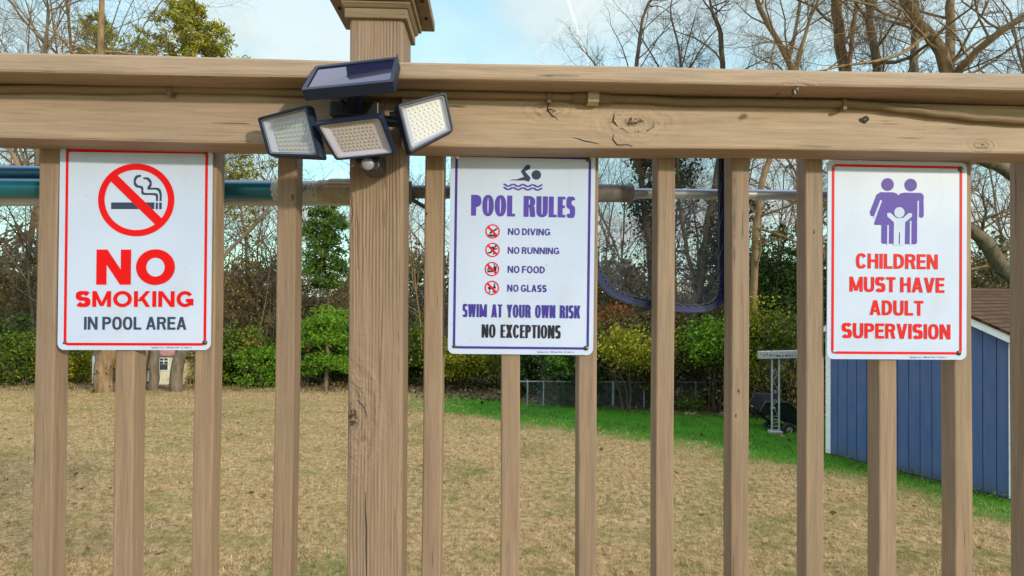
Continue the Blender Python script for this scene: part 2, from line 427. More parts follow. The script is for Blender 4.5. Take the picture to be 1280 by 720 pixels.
# moulded cap on the post
def cap_ring(half0, half1, w0, w1):
    m = MB()
    m.prism([(POST_U + x * half0, POST_V + y * half0, w0) for x, y in ((-1, -1), (1, -1), (1, 1), (-1, 1))],
            [(POST_U + x * half1, POST_V + y * half1, w1) for x, y in ((-1, -1), (1, -1), (1, 1), (-1, 1))])
    return m
M_PCAP = painted_wood('tan_paint_post_cap', 0, (), 0.3, (0.21, 0.150, 0.092), 8.0)
WC = 0.450
cm = MB()
for (h0, h1, a, b) in ((.0510, .0510, WC, WC + .016), (.0520, .0560, WC + .0165, WC + .021), (.0560, .0560, WC + .0215, WC + .026), (.0610, .0610, WC + .0265, WC + .040)):
    m = cap_ring(h0, h1, a, b); cm.add(m.v, m.f)
# cut through: the collar sits round the post, so its core is the post itself
cm.build('cap_collar', M_PCAP, post, bevel=0.001, seg=1)
cp = cap_ring(.083, .083, WC + .041, WC + .058)
m = cap_ring(.083, .012, WC + .0585, WC + .10); cp.add(m.v, m.f)
cp.build('cap_top', M_PCAP, post, bevel=0.0012, seg=1)
M_DARK = simple('dark_hole', (0.02, 0.017, 0.014), 0.8)
for (x, y) in ((.073, -.030), (.073, .030), (-.073, .0)):
    nm = MB(); nm.lathe([(0, -.0022), (.0032, -.0022), (.0032, 0)], Matrix.Translation((POST_U + x, POST_V + y, WC + .0405)), 8)
    nm.build('nail', M_DARK, post)
# balusters: (left px, right px) near the bottom of the picture, lean in metres over the height
BAL = [(40, 82, .004), (141, 179, .002), (240, 276, .003), (341, 372, .004), (528, 553, .002), (626, 649, .001), (719.5, 746, .001),
       (815, 843, .001), (906, 937, 0), (997, 1031, -.001), (1086, 1122, -.001), (1178, 1217, -.001), (1266, 1306, 0)]
rb = random.Random(4)
BW = 0.033
BU = []
for i, (a, b, lean) in enumerate(BAL):
    mid = (a + b) / 2
    # visible span = front + one side; take the front edge nearer the outside
    if mid < 640: u0 = fu(a, 0, 600); u1 = u0 + BW
    else: u1 = fu(b, 0, 600); u0 = u1 - BW
    uc = (u0 + u1) / 2; BU.append(uc)
    hw = BW / 2; tw_ = R(rb.uniform(-2.5, 2.5)); mb = MB(); r = 0.0028; lp = []
    for w in [-.80 + (1.122) * j / 24 for j in range(25)]:
        l = []
        for (sx, sy) in ((-1, -1), (1, -1), (1, 1), (-1, 1)):
            for kk in range(3):
                an = math.atan2(sy, sx) + (kk - 1) * math.pi / 4
                x = sx * (hw - r) + r * math.cos(an); y = sy * (hw - r) + r * math.sin(an)
                l.append((uc + x * math.cos(tw_) - y * math.sin(tw_) + lean * (w + .3) / .6 + .0006 * math.sin(w * 9 + i),
                          BW / 2 + 0.0015 + x * math.sin(tw_) + y * math.cos(tw_), w))
        lp.append(l)
    vs = [p for l in lp for p in l]; k = 12; n = len(lp) - 1
    mb.add(vs, [(q * k + j, q * k + (j + 1) % k, (q + 1) * k + (j + 1) % k, (q + 1) * k + j) for q in range(n) for j in range(k)] + [tuple(range(k))[::-1], tuple(n * k + j for j in range(k))])
    mb.build('baluster', M_BAL[0], rail_root)

# open checks and torn fibres in the timber
def crack(pts, v, par, r=.0008):
    P = [Vector((*(lambda q: (q[0], v, q[1]))(fuw(x, y, v)),)) for x, y in pts]
    P = [Vector(p) for p in sm_path([tuple(p) for p in P])]; n = len(P)
    m = MB(); m.tube(P, [r * (.35 + .9 * math.sin(math.pi * (i + .5) / n)) for i in range(n)], 6); m.build('crack', M_DARK, par)
def sm_path(pts):
    rj = random.Random(len(pts)); o = [pts[0]]
    for a, b in zip(pts[:-1], pts[1:]):
        for k in (1, 2, 3): f = k / 3; o.append((a[0] * (1 - f) + b[0] * f + rj.gauss(0, .0006), a[1], a[2] * (1 - f) + b[2] * f + rj.gauss(0, .0006)))
    return o
rails = [o for o in rail_root.children if o.name.startswith('rail')]
crack([(457, 615), (457, 650), (458, 690), (458, 740)], -.0505, post, .0009)
crack([(447, 228), (446, 270), (448, 320), (447, 362)], -.0505, post, .0009)
crack([(437, 498), (446, 500), (455, 508), (459, 522)], -.0505, post, .0008)
crack([(686, 128), (684, 138), (690, 144), (697, 150)], RAIL_V0 - .0004, rails[1], .0012)
crack([(715, 172), (730, 176), (748, 180)], RAIL_V0 - .0004, rails[1], .0008)
crack([(768, 142), (767, 152), (772, 158)], RAIL_V0 - .0004, rails[1], .0009)
crack([(767, 168), (766, 175), (772, 181), (790, 182)], RAIL_V0 - .0004, rails[1], .0008)
def torn(px, py, v, par, k, seed):
    u, w = fuw(px, py, v); rj = random.Random(seed); m = MB()
    m.prism([(u + k * math.cos(t) * rj.uniform(.5, 1.1), v - .0006, w + k * .8 * math.sin(t) * rj.uniform(.5, 1.1)) for t in [j * math.pi / 4.5 for j in range(9)]],
            [(u + k * .8 * math.cos(t), v + .004, w + k * .7 * math.sin(t)) for t in [j * math.pi / 4.5 for j in range(9)]])
    m.build('torn_hole', M_DARK, par)
    for j in range(5):
        a = rj.uniform(0, 6.28); r0 = k * rj.uniform(.1, .6); c = Vector((u + r0 * math.cos(a), v - .001, w + r0 * .8 * math.sin(a)))
        d = Vector((rj.gauss(0, 1), -abs(rj.gauss(0, .9)), rj.gauss(0, 1))).normalized() * k * rj.uniform(.4, .9); e = d.cross(Vector((0, 1, .3))).normalized() * k * .22
        m = MB(); m.prism([c - e, c + e, c + d * 1.0], [c - e + Vector((0, .0012, .0006)), c + e + Vector((0, .0012, .0006)), c + d + Vector((0, .0006, .0005))])
        m.build('splinter', M_SPL, par)
M_SPL = simple('raw_splinter', (.33, .27, .20), .8, 0, .3, 200)
caps = [o for o in rail_root.children if o.name.startswith('cap_rail')]
torn(995, 113, -.1255, caps[0], .0065, 3); torn(1081, 150, RAIL_V0 - .0006, rails[1], .0085, 5)

# ------------------------------------------------------------------ cable conduit along the rail
M_COND = painted_wood('tan_paint_conduit', 0, (), 0.8, (0.19, 0.132, 0.078), 2.0)
M_NUT = painted_wood('pale_worn_union', 0, (), 0.5, (0.46, 0.37, 0.24), 6.0)
cv = RAIL_V0 - 0.0085
cpts = [(-70, 111), (0, 111.5), (60, 111), (130, 112.5), (215, 111.5), (300, 113), (380, 116), (440, 117.5), (505, 117), (560, 118), (640, 119.5), (735, 122), (800, 124), (860, 127.5), (930, 127.5), (1000, 129), (1052, 129.5),
        (1090, 132), (1130, 137), (1180, 143), (1230, 148), (1280, 151), (1350, 154)]
path = []
for i in range(len(cpts) - 1):
    for q in range(6):
        f = q / 6; f2 = f * f * (3 - 2 * f)
        x = cpts[i][0] + (cpts[i + 1][0] - cpts[i][0]) * f; y = cpts[i][1] + (cpts[i + 1][1] - cpts[i][1]) * f2
        u, w = fuw(x, y, cv); path.append((u, cv + (0.0 if not (380 < x < 530) else -0.001), w))
cd = empty('conduit', mat=FMAT.copy())
tag(cd, 'thin tan painted cable conduit running under the rail cap with a union joint', 'conduit')
mb = MB(); mb.tube(path, 0.0062, 10); mb.build('pipe', M_COND, cd)
u, w = fuw(740.5, 122.3, cv)
def along(u, w, v): return Matrix.Translation((u, v, w)) @ Matrix.Rotation(math.pi / 2, 4, 'Y')
mb = MB()
mb.lathe([(.0062, -.034), (.0085, -.033), (.0088, -.012), (.0088, .012), (.0085, .030), (.0062, .031)], along(u, w, cv), 14)
mb.build('joint', M_COND, cd)
mb = MB(); mb.lathe([(.0085, -.009), (.0135, -.009), (.0135, .009), (.0085, .009)], along(u, w, cv - .001), 8, False); mb.build('nut', M_NUT, cd)
for px, py in ((214, 111.5), (686, 120.5), (1053, 129.5)):
    u, w = fuw(px, py, cv); mb = MB(); mb.lathe([(.0064, -.0035), (.0082, -.0035), (.0082, .0035), (.0064, .0035)], along(u, w, cv), 12)
    mb.box(u - .003, u + .003, cv - .0075, cv + .006, w - .012, w - .006)
    mb.build('clip', M_COND, cd)
# ------------------------------------------------------------------ lettering: letters cut from strokes
def ring_pts(cx, cy, rx, ry, tx, ty, a0, a1, n, e=2.0):
    def se(a, x, y):
        c, s = math.cos(a), math.sin(a)
        return (cx + x * math.copysign(abs(c) ** (2 / e), c), cy + y * math.copysign(abs(s) ** (2 / e), s))
    out = []
    for i in range(n):
        a, b = a0 + (a1 - a0) * i / n, a0 + (a1 - a0) * (i + 1) / n
        out.append([se(a, rx, ry), se(b, rx, ry), se(b, rx - tx, ry - ty), se(a, rx - tx, ry - ty)])
    return out
def stroke_pts(path, tx, ty=None, cap=0.0):
    ty = tx if ty is None else ty
    n = len(path); L = []; Rr = []
    for i in range(n):
        a = path[max(i - 1, 0)]; b = path[min(i + 1, n - 1)]
        dx, dy = b[0] - a[0], b[1] - a[1]; l = math.hypot(dx, dy) or 1; nx_, ny_ = -dy / l, dx / l
        th = (tx * abs(nx_) + ty * abs(ny_)) / 2
        x, y = path[i]
        if i == 0: x -= dx / l * cap; y -= dy / l * cap
        if i == n - 1: x += dx / l * cap; y += dy / l * cap
        L.append((x + nx_ * th, y + ny_ * th)); Rr.append((x - nx_ * th, y - ny_ * th))
    return [[L[i], L[i + 1], Rr[i + 1], Rr[i]] for i in range(n - 1)]
PI = math.pi
def glyph(ch, w, h, t, s, e=2.0):
    q = lambda x0, y0, x1, y1: [(x0, y0), (x1, y0), (x1, y1), (x0, y1)]
    def bowl(x1, y0, y1):                       # stem at 0, bowl out to x1
        rx = min(x1 - t * .9, (y1 - y0) * .62); hh = (y1 - y0) / 2
        return [q(t, y1 - s, x1 - rx, y1), q(t, y0, x1 - rx, y0 + s)] + ring_pts(x1 - rx, (y0 + y1) / 2, rx, hh, t, s, -PI / 2, PI / 2, 18, e)
    def diag(xa, ya, xb, yb, tt): return [(xa, ya), (xa + tt, ya), (xb + tt, yb), (xb, yb)]
    if ch == 'I': return [q(0, 0, w, h)]
    if ch == 'L': return [q(0, 0, t, h), q(t, 0, w, s)]
    if ch == 'T': return [q(0, h - s, w, h), q(w / 2 - t / 2, 0, w / 2 + t / 2, h - s)]
    if ch == 'H': return [q(0, 0, t, h), q(w - t, 0, w, h), q(t, h / 2 - s / 2 + h * .02, w - t, h / 2 + s / 2 + h * .02)]
    if ch == 'E': return [q(0, 0, t, h), q(t, 0, w, s), q(t, h - s, w, h), q(t, h * .515 - s / 2, w * .93, h * .515 + s / 2)]
    if ch == 'F': return [q(0, 0, t, h), q(t, h - s, w, h), q(t, h * .49 - s / 2, w * .92, h * .49 + s / 2)]
    if ch == 'N': return [q(0, 0, t, h), q(w - t, 0, w, h), diag(w - t * 1.06, 0, 0, h, t * 1.06)]
    if ch == 'M':
        d = t * .92
        return [q(0, 0, t, h), q(w - t, 0, w, h), diag(w / 2 - d / 2, h * .06, 0.02 * w, h, d), diag(w / 2 - d / 2, h * .06, w * .98 - d, h, d)]
    if ch == 'A':
        d = t * 1.02
        return [diag(0, 0, w / 2 - d * .56, h, d), diag(w - d, 0, w / 2 - d * .44, h, d), q(w * .24, h * .2, w * .76, h * .2 + s)]
    if ch == 'V':
        d = t * 1.02
        return [diag(w / 2 - d * .56, 0, 0, h, d), diag(w / 2 - d * .44, 0, w - d, h, d)]
    if ch == 'W':
        d = t * .92; a = w * .27; b = w * .73
        return [diag(a - d / 2, 0, 0, h, d), diag(a - d / 2, 0, w / 2 - d / 2, h, d), diag(b - d / 2, 0, w / 2 - d / 2, h, d), diag(b - d / 2, 0, w - d, h, d)]
    if ch == 'X':
        d = t * 1.1
        return [diag(0, 0, w - d, h, d), diag(w - d, 0, 0, h, d)]
    if ch == 'Y':
        d = t
        return [q(w / 2 - t / 2, 0, w / 2 + t / 2, h * .45), diag(w / 2 - d / 2, h * .4, 0, h, d), diag(w / 2 - d / 2, h * .4, w - d, h, d)]
    if ch == 'K':
        d = t * 1.1
        return [q(0, 0, t, h), diag(t * .75, h * .36, w - d * 1.02, h, d * 1.05), diag(w - d, 0, w * .34, h * .62, d * 1.0)]
    if ch == 'O': return ring_pts(w / 2, h / 2, w / 2, h / 2 * 1.02, t, s, 0, 2 * PI, 48, e)
    if ch in 'CG':
        a = 0.52 if ch == 'C' else 0.6
        g = ring_pts(w / 2, h / 2, w / 2, h / 2 * 1.02, t, s, a, 2 * PI - (a if ch == 'C' else 0.35), 40, e)
        if ch == 'G': g += [q(w - t, h * .10, w, h * .5), q(w * .55, h * .5 - s * .9, w, h * .5 + s * .1)]
        return g
    if ch == 'D': return [q(0, 0, t, h)] + bowl(w, 0, h)
    if ch == 'P': return [q(0, 0, t, h)] + bowl(w, h * .42, h)
    if ch == 'R':
        return [q(0, 0, t, h)] + bowl(w * .97, h * .44, h) + [diag(w - t * 1.05, 0, w * .48, h * .5, t * 1.05)]
    if ch == 'U':
        ry = min(h * .42, w * .55)
        return [q(0, ry, t, h), q(w - t, ry, w, h)] + ring_pts(w / 2, ry, w / 2, ry * 1.03, t, s, PI, 2 * PI, 22, e)
    if ch == 'S':
        rx = (w - t) / 2; r1 = (h - s) / 4 * 0.98; r2 = (h - s) / 2 - r1
        c1 = h - s / 2 - r1; c2 = s / 2 + r2; p = []
        def se(a, cy, ry):
            c, s2 = math.cos(a), math.sin(a); ee = 2 / min(e, 2.3)
            return (w / 2 + rx * math.copysign(abs(c) ** ee, c), cy + ry * math.copysign(abs(s2) ** ee, s2))
        for i in range(19): p.append(se(0.42 + (1.5 * PI - 0.42) * i / 18, c1, r1))
        for i in range(1, 19): p.append(se(PI / 2 - (1.5 * PI - 0.42) * i / 18, c2, r2))
        # soften the middle so that the spine runs diagonally
        p = [p[0]] + [tuple((p[i - 1][k] + 2 * p[i][k] + p[i + 1][k]) / 4 for k in (0, 1)) for i in range(1, len(p) - 1)] + [p[-1]]
        return stroke_pts(p, t, s)
    return []
WREL = dict(I=0.0, L=.86, T=.92, H=1.06, E=.9, F=.84, N=1.08, M=1.32, A=1.1, V=1.06, W=1.5, X=1.06, Y=1.04, K=1.08, O=1.06, C=1.02, G=1.04, D=1.03, P=.98, R=1.04, U=1.04, S=1.0)
def text_polys(txt, x0, x1, y0, y1, t, s, gap, space, e=2.0, rel=None):
    """fills the box x0..x1 with the words; t, s, gap, space are fractions of the cap height"""
    h = y1 - y0; rel = dict(WREL, **(rel or {}))
    t, s, gap, space = t * h, s * h, gap * h, space * h
    n_l = [c for c in txt if c != ' ']; fixed = 0; prev = None; tot = 0
    for i, c in enumerate(txt):
        if c == ' ': fixed += space
        else:
            if i and txt[i - 1] != ' ': fixed += gap
            if c == 'I': fixed += t
            else: tot += rel[c]
    k = ((x1 - x0) - fixed) / tot; x = x0; out = []
    for i, c in enumerate(txt):
        if c == ' ': x += space; continue
        if i and txt[i - 1] != ' ': x += gap
        w = t if c == 'I' else rel[c] * k
        out += [[(px + x, py + y0) for px, py in p] for p in glyph(c, w, h, t, s, e)]
        x += w
    return out

# ------------------------------------------------------------------ sign panels
M_SIGN = NT('white_sign_face')
_c = M_SIGN.coord(); _n = M_SIGN.noise(_c, 7, 5)
_b0 = M_SIGN.ramp(_n, [(0.3, (0.415, 0.485, 0.655)), (0.7, (0.47, 0.535, 0.70))])  # soft mottling puts faint sheen patches into the face colour
_b0 = M_SIGN.mix(M_SIGN.rng(M_SIGN.noise(M_SIGN.mapped(_c, (1, 1, .35)), 16, 5, .65), .55, .75, 0, .22), _b0, c4(.40, .38, .33))
_b0 = M_SIGN.mix(M_SIGN.rng(M_SIGN.noise(_c, 240, 1), .765, .79, 0, .7), _b0, c4(.13, .11, .09))
M_SIGN.set(Base_Color=_b0, Roughness=0.36); M_SIGN.b.inputs['Specular IOR Level'].default_value = 0.22
M_SIGN.bump(M_SIGN.noise(_c, 4, 2), 0.15, 0.01)
M_SIGN = M_SIGN.m
def ink(name, col): return simple(name, col, 0.45, 0, 0.06, 12, 0, 0.12)
I_RED = ink('red_ink', (0.60, 0.006, 0.006)); I_NAVY = ink('navy_ink', (0.035, 0.048, 0.10)); I_BLUE = ink('violet_blue_ink', (0.052, 0.036, 0.25))
I_PUR = ink('purple_ink', (0.085, 0.055, 0.33)); I_BLK = ink('black_ink', (0.022, 0.020, 0.030)); I_WHITE = ink('white_ink', (0.445, 0.515, 0.68))
M_SCREW = simple('brown_screw', (0.10, 0.075, 0.05), 0.4, 0.6)

def homography(src, dst):
    A = []; B = []
    for (x, y), (u, v) in zip(src, dst):
        A.append([x, y, 1, 0, 0, 0, -u * x, -u * y]); B.append(u)
        A.append([0, 0, 0, x, y, 1, -v * x, -v * y]); B.append(v)
    h = np.linalg.solve(np.array(A, float), np.array(B, float)); return np.append(h, 1).reshape(3, 3)
class Sign:
    """a flat panel screwed to the balusters; its own frame: x right, y up, from the lower left corner"""
    def __init__(s, corners, label, v=-0.004):
        tl, tr, br, bl = corners
        P = [Vector((*fuw(*c, v),)) for c in corners]
        s.W = ((P[1] - P[0]).length + (P[2] - P[3]).length) / 2; s.H = ((P[0] - P[3]).length + (P[1] - P[2]).length) / 2
        ctr = (P[0] + P[1] + P[2] + P[3]) / 4
        ex = ((P[1] - P[0]) + (P[2] - P[3])).normalized(); ang = math.atan2(ex.y, ex.x)
        s.Hm = homography(corners, [(0, s.H), (s.W, s.H), (s.W, 0), (0, 0)])
        m = FMAT @ Matrix.Translation((ctr.x, v, ctr.y)) @ Matrix.Rotation(-ang, 4, 'Y') @ Matrix.Translation((-s.W / 2, 0, -s.H / 2))
        s.root = empty('sign', mat=m); tag(s.root, label, 'sign', 'signs screwed to the railing'); s.layer = 0
    def l(s, px, py):
        q = s.Hm @ np.array([px, py, 1.0]); return (q[0] / q[2], q[1] / q[2])
    def zone(s, x0, y0, scale): return lambda x, y: s.l(x0 + x / scale, y0 + y / scale)
    def panel(s, r=0.011):
        pts = []
        for (cx, cy, a0) in ((s.W - r, s.H - r, 0), (r, s.H - r, 90), (r, r, 180), (s.W - r, r, 270)):
            for i in range(9): a = R(a0 + 90 * i / 8); pts.append((cx + r * math.cos(a), cy + r * math.sin(a)))
        m = MB(); m.prism([(x, -0.0005, y) for x, y in pts], [(x, 0.0016, y) for x, y in pts]); m.build('sign_panel', M_SIGN, s.root)
    def polys(s, name, polys, mat, level=1, **kw):
        m = MB(); y0 = -0.0006 - 0.0003 * level
        for i, p in enumerate(polys):
            m.poly([(x, y0 - 0.000005 * (i % 40), z) for x, z in p])
        o = m.build(name, mat, s.root, fix=False, **kw); return o
    def border(s, tl, tr, br, bl, th, mat, r=0.0075):
        (xa, ya), (xb, yb), (xc, yc), (xd, yd) = [s.l(*p) for p in (tl, tr, br, bl)]
        x0, x1 = (xa + xd) / 2, (xb + xc) / 2; y0, y1 = (yc + yd) / 2, (ya + yb) / 2
        out = []; inn = []
        for (cx, cy, a0) in ((x1 - r, y1 - r, 0), (x0 + r, y1 - r, 90), (x0 + r, y0 + r, 180), (x1 - r, y0 + r, 270)):
            for i in range(9):
                a = R(a0 + 90 * i / 8); out.append((cx + r * math.cos(a), cy + r * math.sin(a))); inn.append((cx + (r - th) * math.cos(a), cy + (r - th) * math.sin(a)))
        n = len(out); s.polys('border', [[out[i], out[(i + 1) % n], inn[(i + 1) % n], inn[i]] for i in range(n)], mat)
    def text(s, name, txt, box, mat, t, sh, gap, space, e=2.0, rel=None, **kw):
        """box: four px corners tl tr br bl"""
        (xa, ya), (xb, yb), (xc, yc), (xd, yd) = box          # already in the sign's own frame
        x0, x1 = (xa + xd) / 2, (xb + xc) / 2; h = ((ya - yd) + (yb - yc)) / 2; yb0 = (yd + yc) / 2
        sl_ = ((yc - yd) + (yb - ya)) / 2 / (x1 - x0)
        P = text_polys(txt, x0, x1, yb0, yb0 + h, t, sh, gap, space, e, rel)
        xm = (x0 + x1) / 2
        s.polys(name, [[(x, y + (x - xm) * sl_) for x, y in p] for p in P], mat, 2, **kw)
    def small(s, txt, pxl, pxr, py, hpx):
        (x0, y0), (x1, _) = s.l(pxl, py), s.l(pxr, py)
        cu = bpy.data.curves.new('fine_print', 'FONT'); cu.body = txt; cu.size = 0.005; cu.fill_mode = 'FRONT'
        tmp = bpy.data.objects.new('fine_print', cu); scene.collection.objects.link(tmp)
        me = bpy.data.meshes.new_from_object(tmp); bpy.data.objects.remove(tmp)
        co = np.array([v.co[:] for v in me.vertices]); mn, mx = co.min(0), co.max(0)
        k = (x1 - x0) / (mx[0] - mn[0])
        for v in me.vertices: v.co = (x0 + (v.co.x - mn[0]) * k, -0.0008, y0 + v.co.y * k * 1.05)
        me.materials.clear(); me.materials.append(I_NAVY); me.name = 'fine_print'
        o = bpy.data.objects.new('fine_print', me); scene.collection.objects.link(o); o.parent = s.root
    def screws(s, pts, r=0.0040, mat=None):
        for p in pts:
            x, y = s.l(*p); m = MB()
            M = Matrix.Translation((x, -0.0005, y)) @ Matrix.Rotation(math.pi / 2, 4, 'X')
            m.lathe([(0, .0022), (r * .45, .0021), (r * .5, .0012), (r * .8, .0018), (r, .0006), (r, 0)], M, 14)
            m.build('screw', mat or M_SCREW, s.root)
def disc(cx, cy, rx, ry=None, n=28):
    ry = rx if ry is None else ry
    return [(cx + rx * math.cos(2 * PI * i / n), cy + ry * math.sin(2 * PI * i / n)) for i in range(n)]
def prohibit(cx, cy, rx, ry, tx, ty, sl):
    P = ring_pts(cx, cy, rx, ry, tx, ty, 0, 2 * PI, 56)
    d = 0.7071; a = (cx - (rx - tx * .4) * d, cy + (ry - ty * .4) * d); b = (cx + (rx - tx * .4) * d, cy - (ry - ty * .4) * d)
    return P, stroke_pts([a, b], sl)

# --- no smoking
S = Sign([(74, 182.7), (265.3, 186), (263.9, 437.5), (73.4, 437.5)], 'white sign with red lettering that reads no smoking in pool area')
S.panel()
A = S.zone(70, 180, 5.54); B = S.zone(70, 300, 4.966)
S.border((81.9, 186.9), (259.9, 189), (258.7, 431.9), (81.1, 431.9), 0.0045, I_RED)
cx, cy = A(557.5, 389.5); rx = (A(822, 389)[0] - A(293, 389)[0]) / 2; ry = (A(557, 137)[1] - A(557, 642)[1]) / 2
P, sl = prohibit(cx, cy, rx, ry, rx * .17, ry * .17, rx * .17)
q = [A(382, 407), A(682, 407), A(682, 453), A(382, 453)]; q2 = [A(691, 408), A(707, 408), A(707, 454), A(691, 454)]; q3 = [A(715, 408), A(733, 408), A(733, 454), A(715, 454)]
def smooth(pts, n=4):
    for _ in range(n):
        o = [pts[0]]
        for a, b in zip(pts[:-1], pts[1:]):
            o += [(a[0] * .75 + b[0] * .25, a[1] * .75 + b[1] * .25), (a[0] * .25 + b[0] * .75, a[1] * .25 + b[1] * .75)]
        pts = o + [pts[-1]]
    return pts
s1 = smooth([(588, 222), (556, 226), (541, 262), (556, 296), (600, 300), (596, 345), (625, 349), (668, 348), (702, 352), (700, 398)], 3)
s2 = smooth([(604, 239), (640, 240), (662, 280), (633, 312), (664, 311), (712, 312), (727, 350), (724, 398)], 3)
th = 13.5 / 5.54 * S.W / 190.5
S.polys('cigarette_symbol', [q, q2, q3] + stroke_pts([A(*p) for p in s1], th) + stroke_pts([A(*p) for p in s2], th), I_NAVY, 1)
S.polys('prohibition_ring', P + sl, I_RED, 2)
wide = dict(O=1.28, N=1.12, G=1.26, K=1.1, S=.98, M=1.3)
S.text('lettering', 'NO', [B(255, 62), B(742, 62), B(742, 279), B(255, 279)], I_RED, .285, .24, .14, .3, 2.0, dict(N=1.0, O=1.13))
S.text('lettering', 'SMOKING', [B(130, 319), B(858, 319), B(858, 417), B(130, 417)], I_RED, .245, .215, .125, .3, 2.0, dict(S=.86, M=1.12, O=1.12, K=.98, N=.98, G=1.02))
S.text('lettering', 'IN POOL AREA', [B(182, 478), B(815, 478), B(815, 557), B(182, 557)], I_NAVY, .20, .17, .085, .36, 2.5)
S.small('SigoSigns.Com · 1800-666-7446 · ID 21081-14', 190.5, 240.5, 435.2, 3)
S.screws([(83.5, 188.5), (257, 191), (257, 428), (82.5, 428.5)][1:3], 0.0042)
S.screws([(82.6, 428.5), (84, 188.2)], 0.0026)

# --- pool rules
S = Sign([(562.8, 187.2), (743.7, 191.9), (742, 443.6), (560.4, 442.4)], 'white sign with purple blue lettering that reads pool rules')
S.panel()
C = S.zone(555, 185, 5.538); D = S.zone(555, 310, 5.143)
S.border(tuple(np.array((555, 185)) + np.array((76, 44)) / 5.538), tuple(np.array((555, 185)) + np.array((1014, 64)) / 5.538),
         tuple(np.array((555, 310)) + np.array((935, 653)) / 5.143), tuple(np.array((555, 310)) + np.array((60, 646)) / 5.143), 0.0042, I_BLUE)
hr = (C(670, 187)[0] - C(604, 187)[0]) / 2
def cs(pts): return [C(*p) for p in pts]
pxm = S.W / 181.0                     # metres per photo pixel on the sign
Pm = [disc(*C(637, 187), hr)] + stroke_pts(cs([(582, 130), (545, 163), (583, 218)]), 27 / 5.538 * pxm) + [disc(*C(582, 130), 13.5 / 5.538 * pxm)] + [disc(*C(545, 163), 13.5 / 5.538 * pxm)]
Pm += [cs([(448, 230), (468, 219), (505, 217), (520, 226), (496, 225), (468, 224)]), cs([(505, 217), (540, 203), (572, 203), (597, 214), (585, 235), (555, 224), (520, 226)])]
S.polys('swimmer_symbol', Pm, I_NAVY, 1)
wv = []
for yb_ in (257, 280):
    wv += stroke_pts([C(410 + 270 * i / 60, yb_ + 6 * i / 60 + 6.5 * math.cos(2 * PI * i / 60 * 4 + PI)) for i in range(61)], 9.5 / 5.538 * pxm)
S.polys('wave_symbol', wv, I_PUR, 1)
S.text('heading', 'POOL RULES', [C(188, 323), C(906, 341), C(906, 482), C(188, 468)], I_PUR, .235, .125, .055, .42, 2.35, dict(P=1.0, R=1.16, L=.78, E=.76, S=.86, U=1.12, O=1.12))
rowsz = [(555 + 337 / 5.538, 185 + 577 / 5.538), (555 + 337 / 5.538, 185 + 705 / 5.538), (555 + 310 / 5.143, 310 + 135 / 5.143), (555 + 310 / 5.143, 310 + 256 / 5.143)]
rr = 8.9 * pxm
def ic(c, pts, k=rr): return [(c[0] + x * k, c[1] + y * k) for x, y in pts]
icons = []; rings = []; slashes = []
for i, (px, py) in enumerate(rowsz):
    c = S.l(px, py); P, sl = prohibit(*c, rr, rr, rr * .16, rr * .16, rr * .19); rings += P; slashes += sl
    if i == 0:      # diver over waves
        icons += [disc(c[0] - .18 * rr, c[1] - .08 * rr, .1 * rr, None, 10)] + stroke_pts(ic(c, [(-.38, -.3), (-.05, .02), (.2, .1), (.62, .42)]), rr * .16)
        for yy in (-.5, -.66): icons += stroke_pts(ic(c, [(-.6 + 1.2 * j / 16, yy + .05 * math.cos(j * PI / 2)) for j in range(17)]), rr * .1)
    elif i == 1:    # runner
        icons += [disc(c[0] + .42 * rr, c[1] + .5 * rr, .15 * rr, None, 12)] + stroke_pts(ic(c, [(.22, .38), (-.02, -.1)]), rr * .3) + stroke_pts(ic(c, [(.2, .3), (.45, .08), (.66, .2)]), rr * .13)
        icons += stroke_pts(ic(c, [(.15, .36), (-.2, .38), (-.36, .14)]), rr * .13) + stroke_pts(ic(c, [(-.02, -.1), (.26, -.3), (.12, -.62)]), rr * .17) + stroke_pts(ic(c, [(-.04, -.1), (-.3, -.4), (-.66, -.42)]), rr * .17)
    elif i == 2:    # burger and drink
        icons += [ic(c, [(-.65, .02), (-.55, .24), (-.2, .28), (.08, .2), (.12, .02)]), ic(c, [(-.68, -.06), (.14, -.06), (.14, -.2), (-.68, -.2)]), ic(c, [(-.66, -.26), (.12, -.26), (.05, -.46), (-.58, -.46)]), ic(c, [(.2, .38), (.66, .38), (.58, -.42), (.26, -.42)])]
        icons += stroke_pts(ic(c, [(.4, .38), (.36, .62), (.2, .66)]), rr * .08)
    else:           # glass and bottle
        icons += [ic(c, [(-.58, .1), (-.02, .1), (-.12, -.18), (-.26, -.26), (-.34, -.26), (-.48, -.18)]), ic(c, [(-.34, -.26), (-.26, -.26), (-.26, -.58), (-.34, -.58)]), ic(c, [(-.5, -.58), (-.1, -.58), (-.1, -.66), (-.5, -.66)])]
        icons += [ic(c, [(.16, .1), (.26, .3), (.28, .64), (.42, .64), (.44, .3), (.54, .1), (.54, -.08), (.16, -.08)]), ic(c, [(.1, -.5), (.5, -.5), (.5, -.66), (.1, -.66)])]
S.polys('rule_symbol', icons, I_BLK, 1); S.polys('prohibition_ring', rings + slashes, I_RED, 2)
norm = dict(N=1.06, O=1.1, D=1.0, G=1.08, R=.94, F=.8, L=.76, A=1.06, S=.86)
S.text('lettering', 'NO DIVING', [C(443, 555), C(735, 559), C(735, 606), C(443, 601)], I_BLUE, .19, .165, .12, .36, 2.1, norm)
S.text('lettering', 'NO RUNNING', [C(443, 685), C(798, 690), C(798, 736), C(443, 731)], I_BLUE, .19, .165, .12, .36, 2.1, norm)
S.text('lettering', 'NO FOOD', [D(411, 114), D(650, 118), D(650, 163), D(411, 159)], I_BLUE, .19, .165, .12, .36, 2.1, norm)
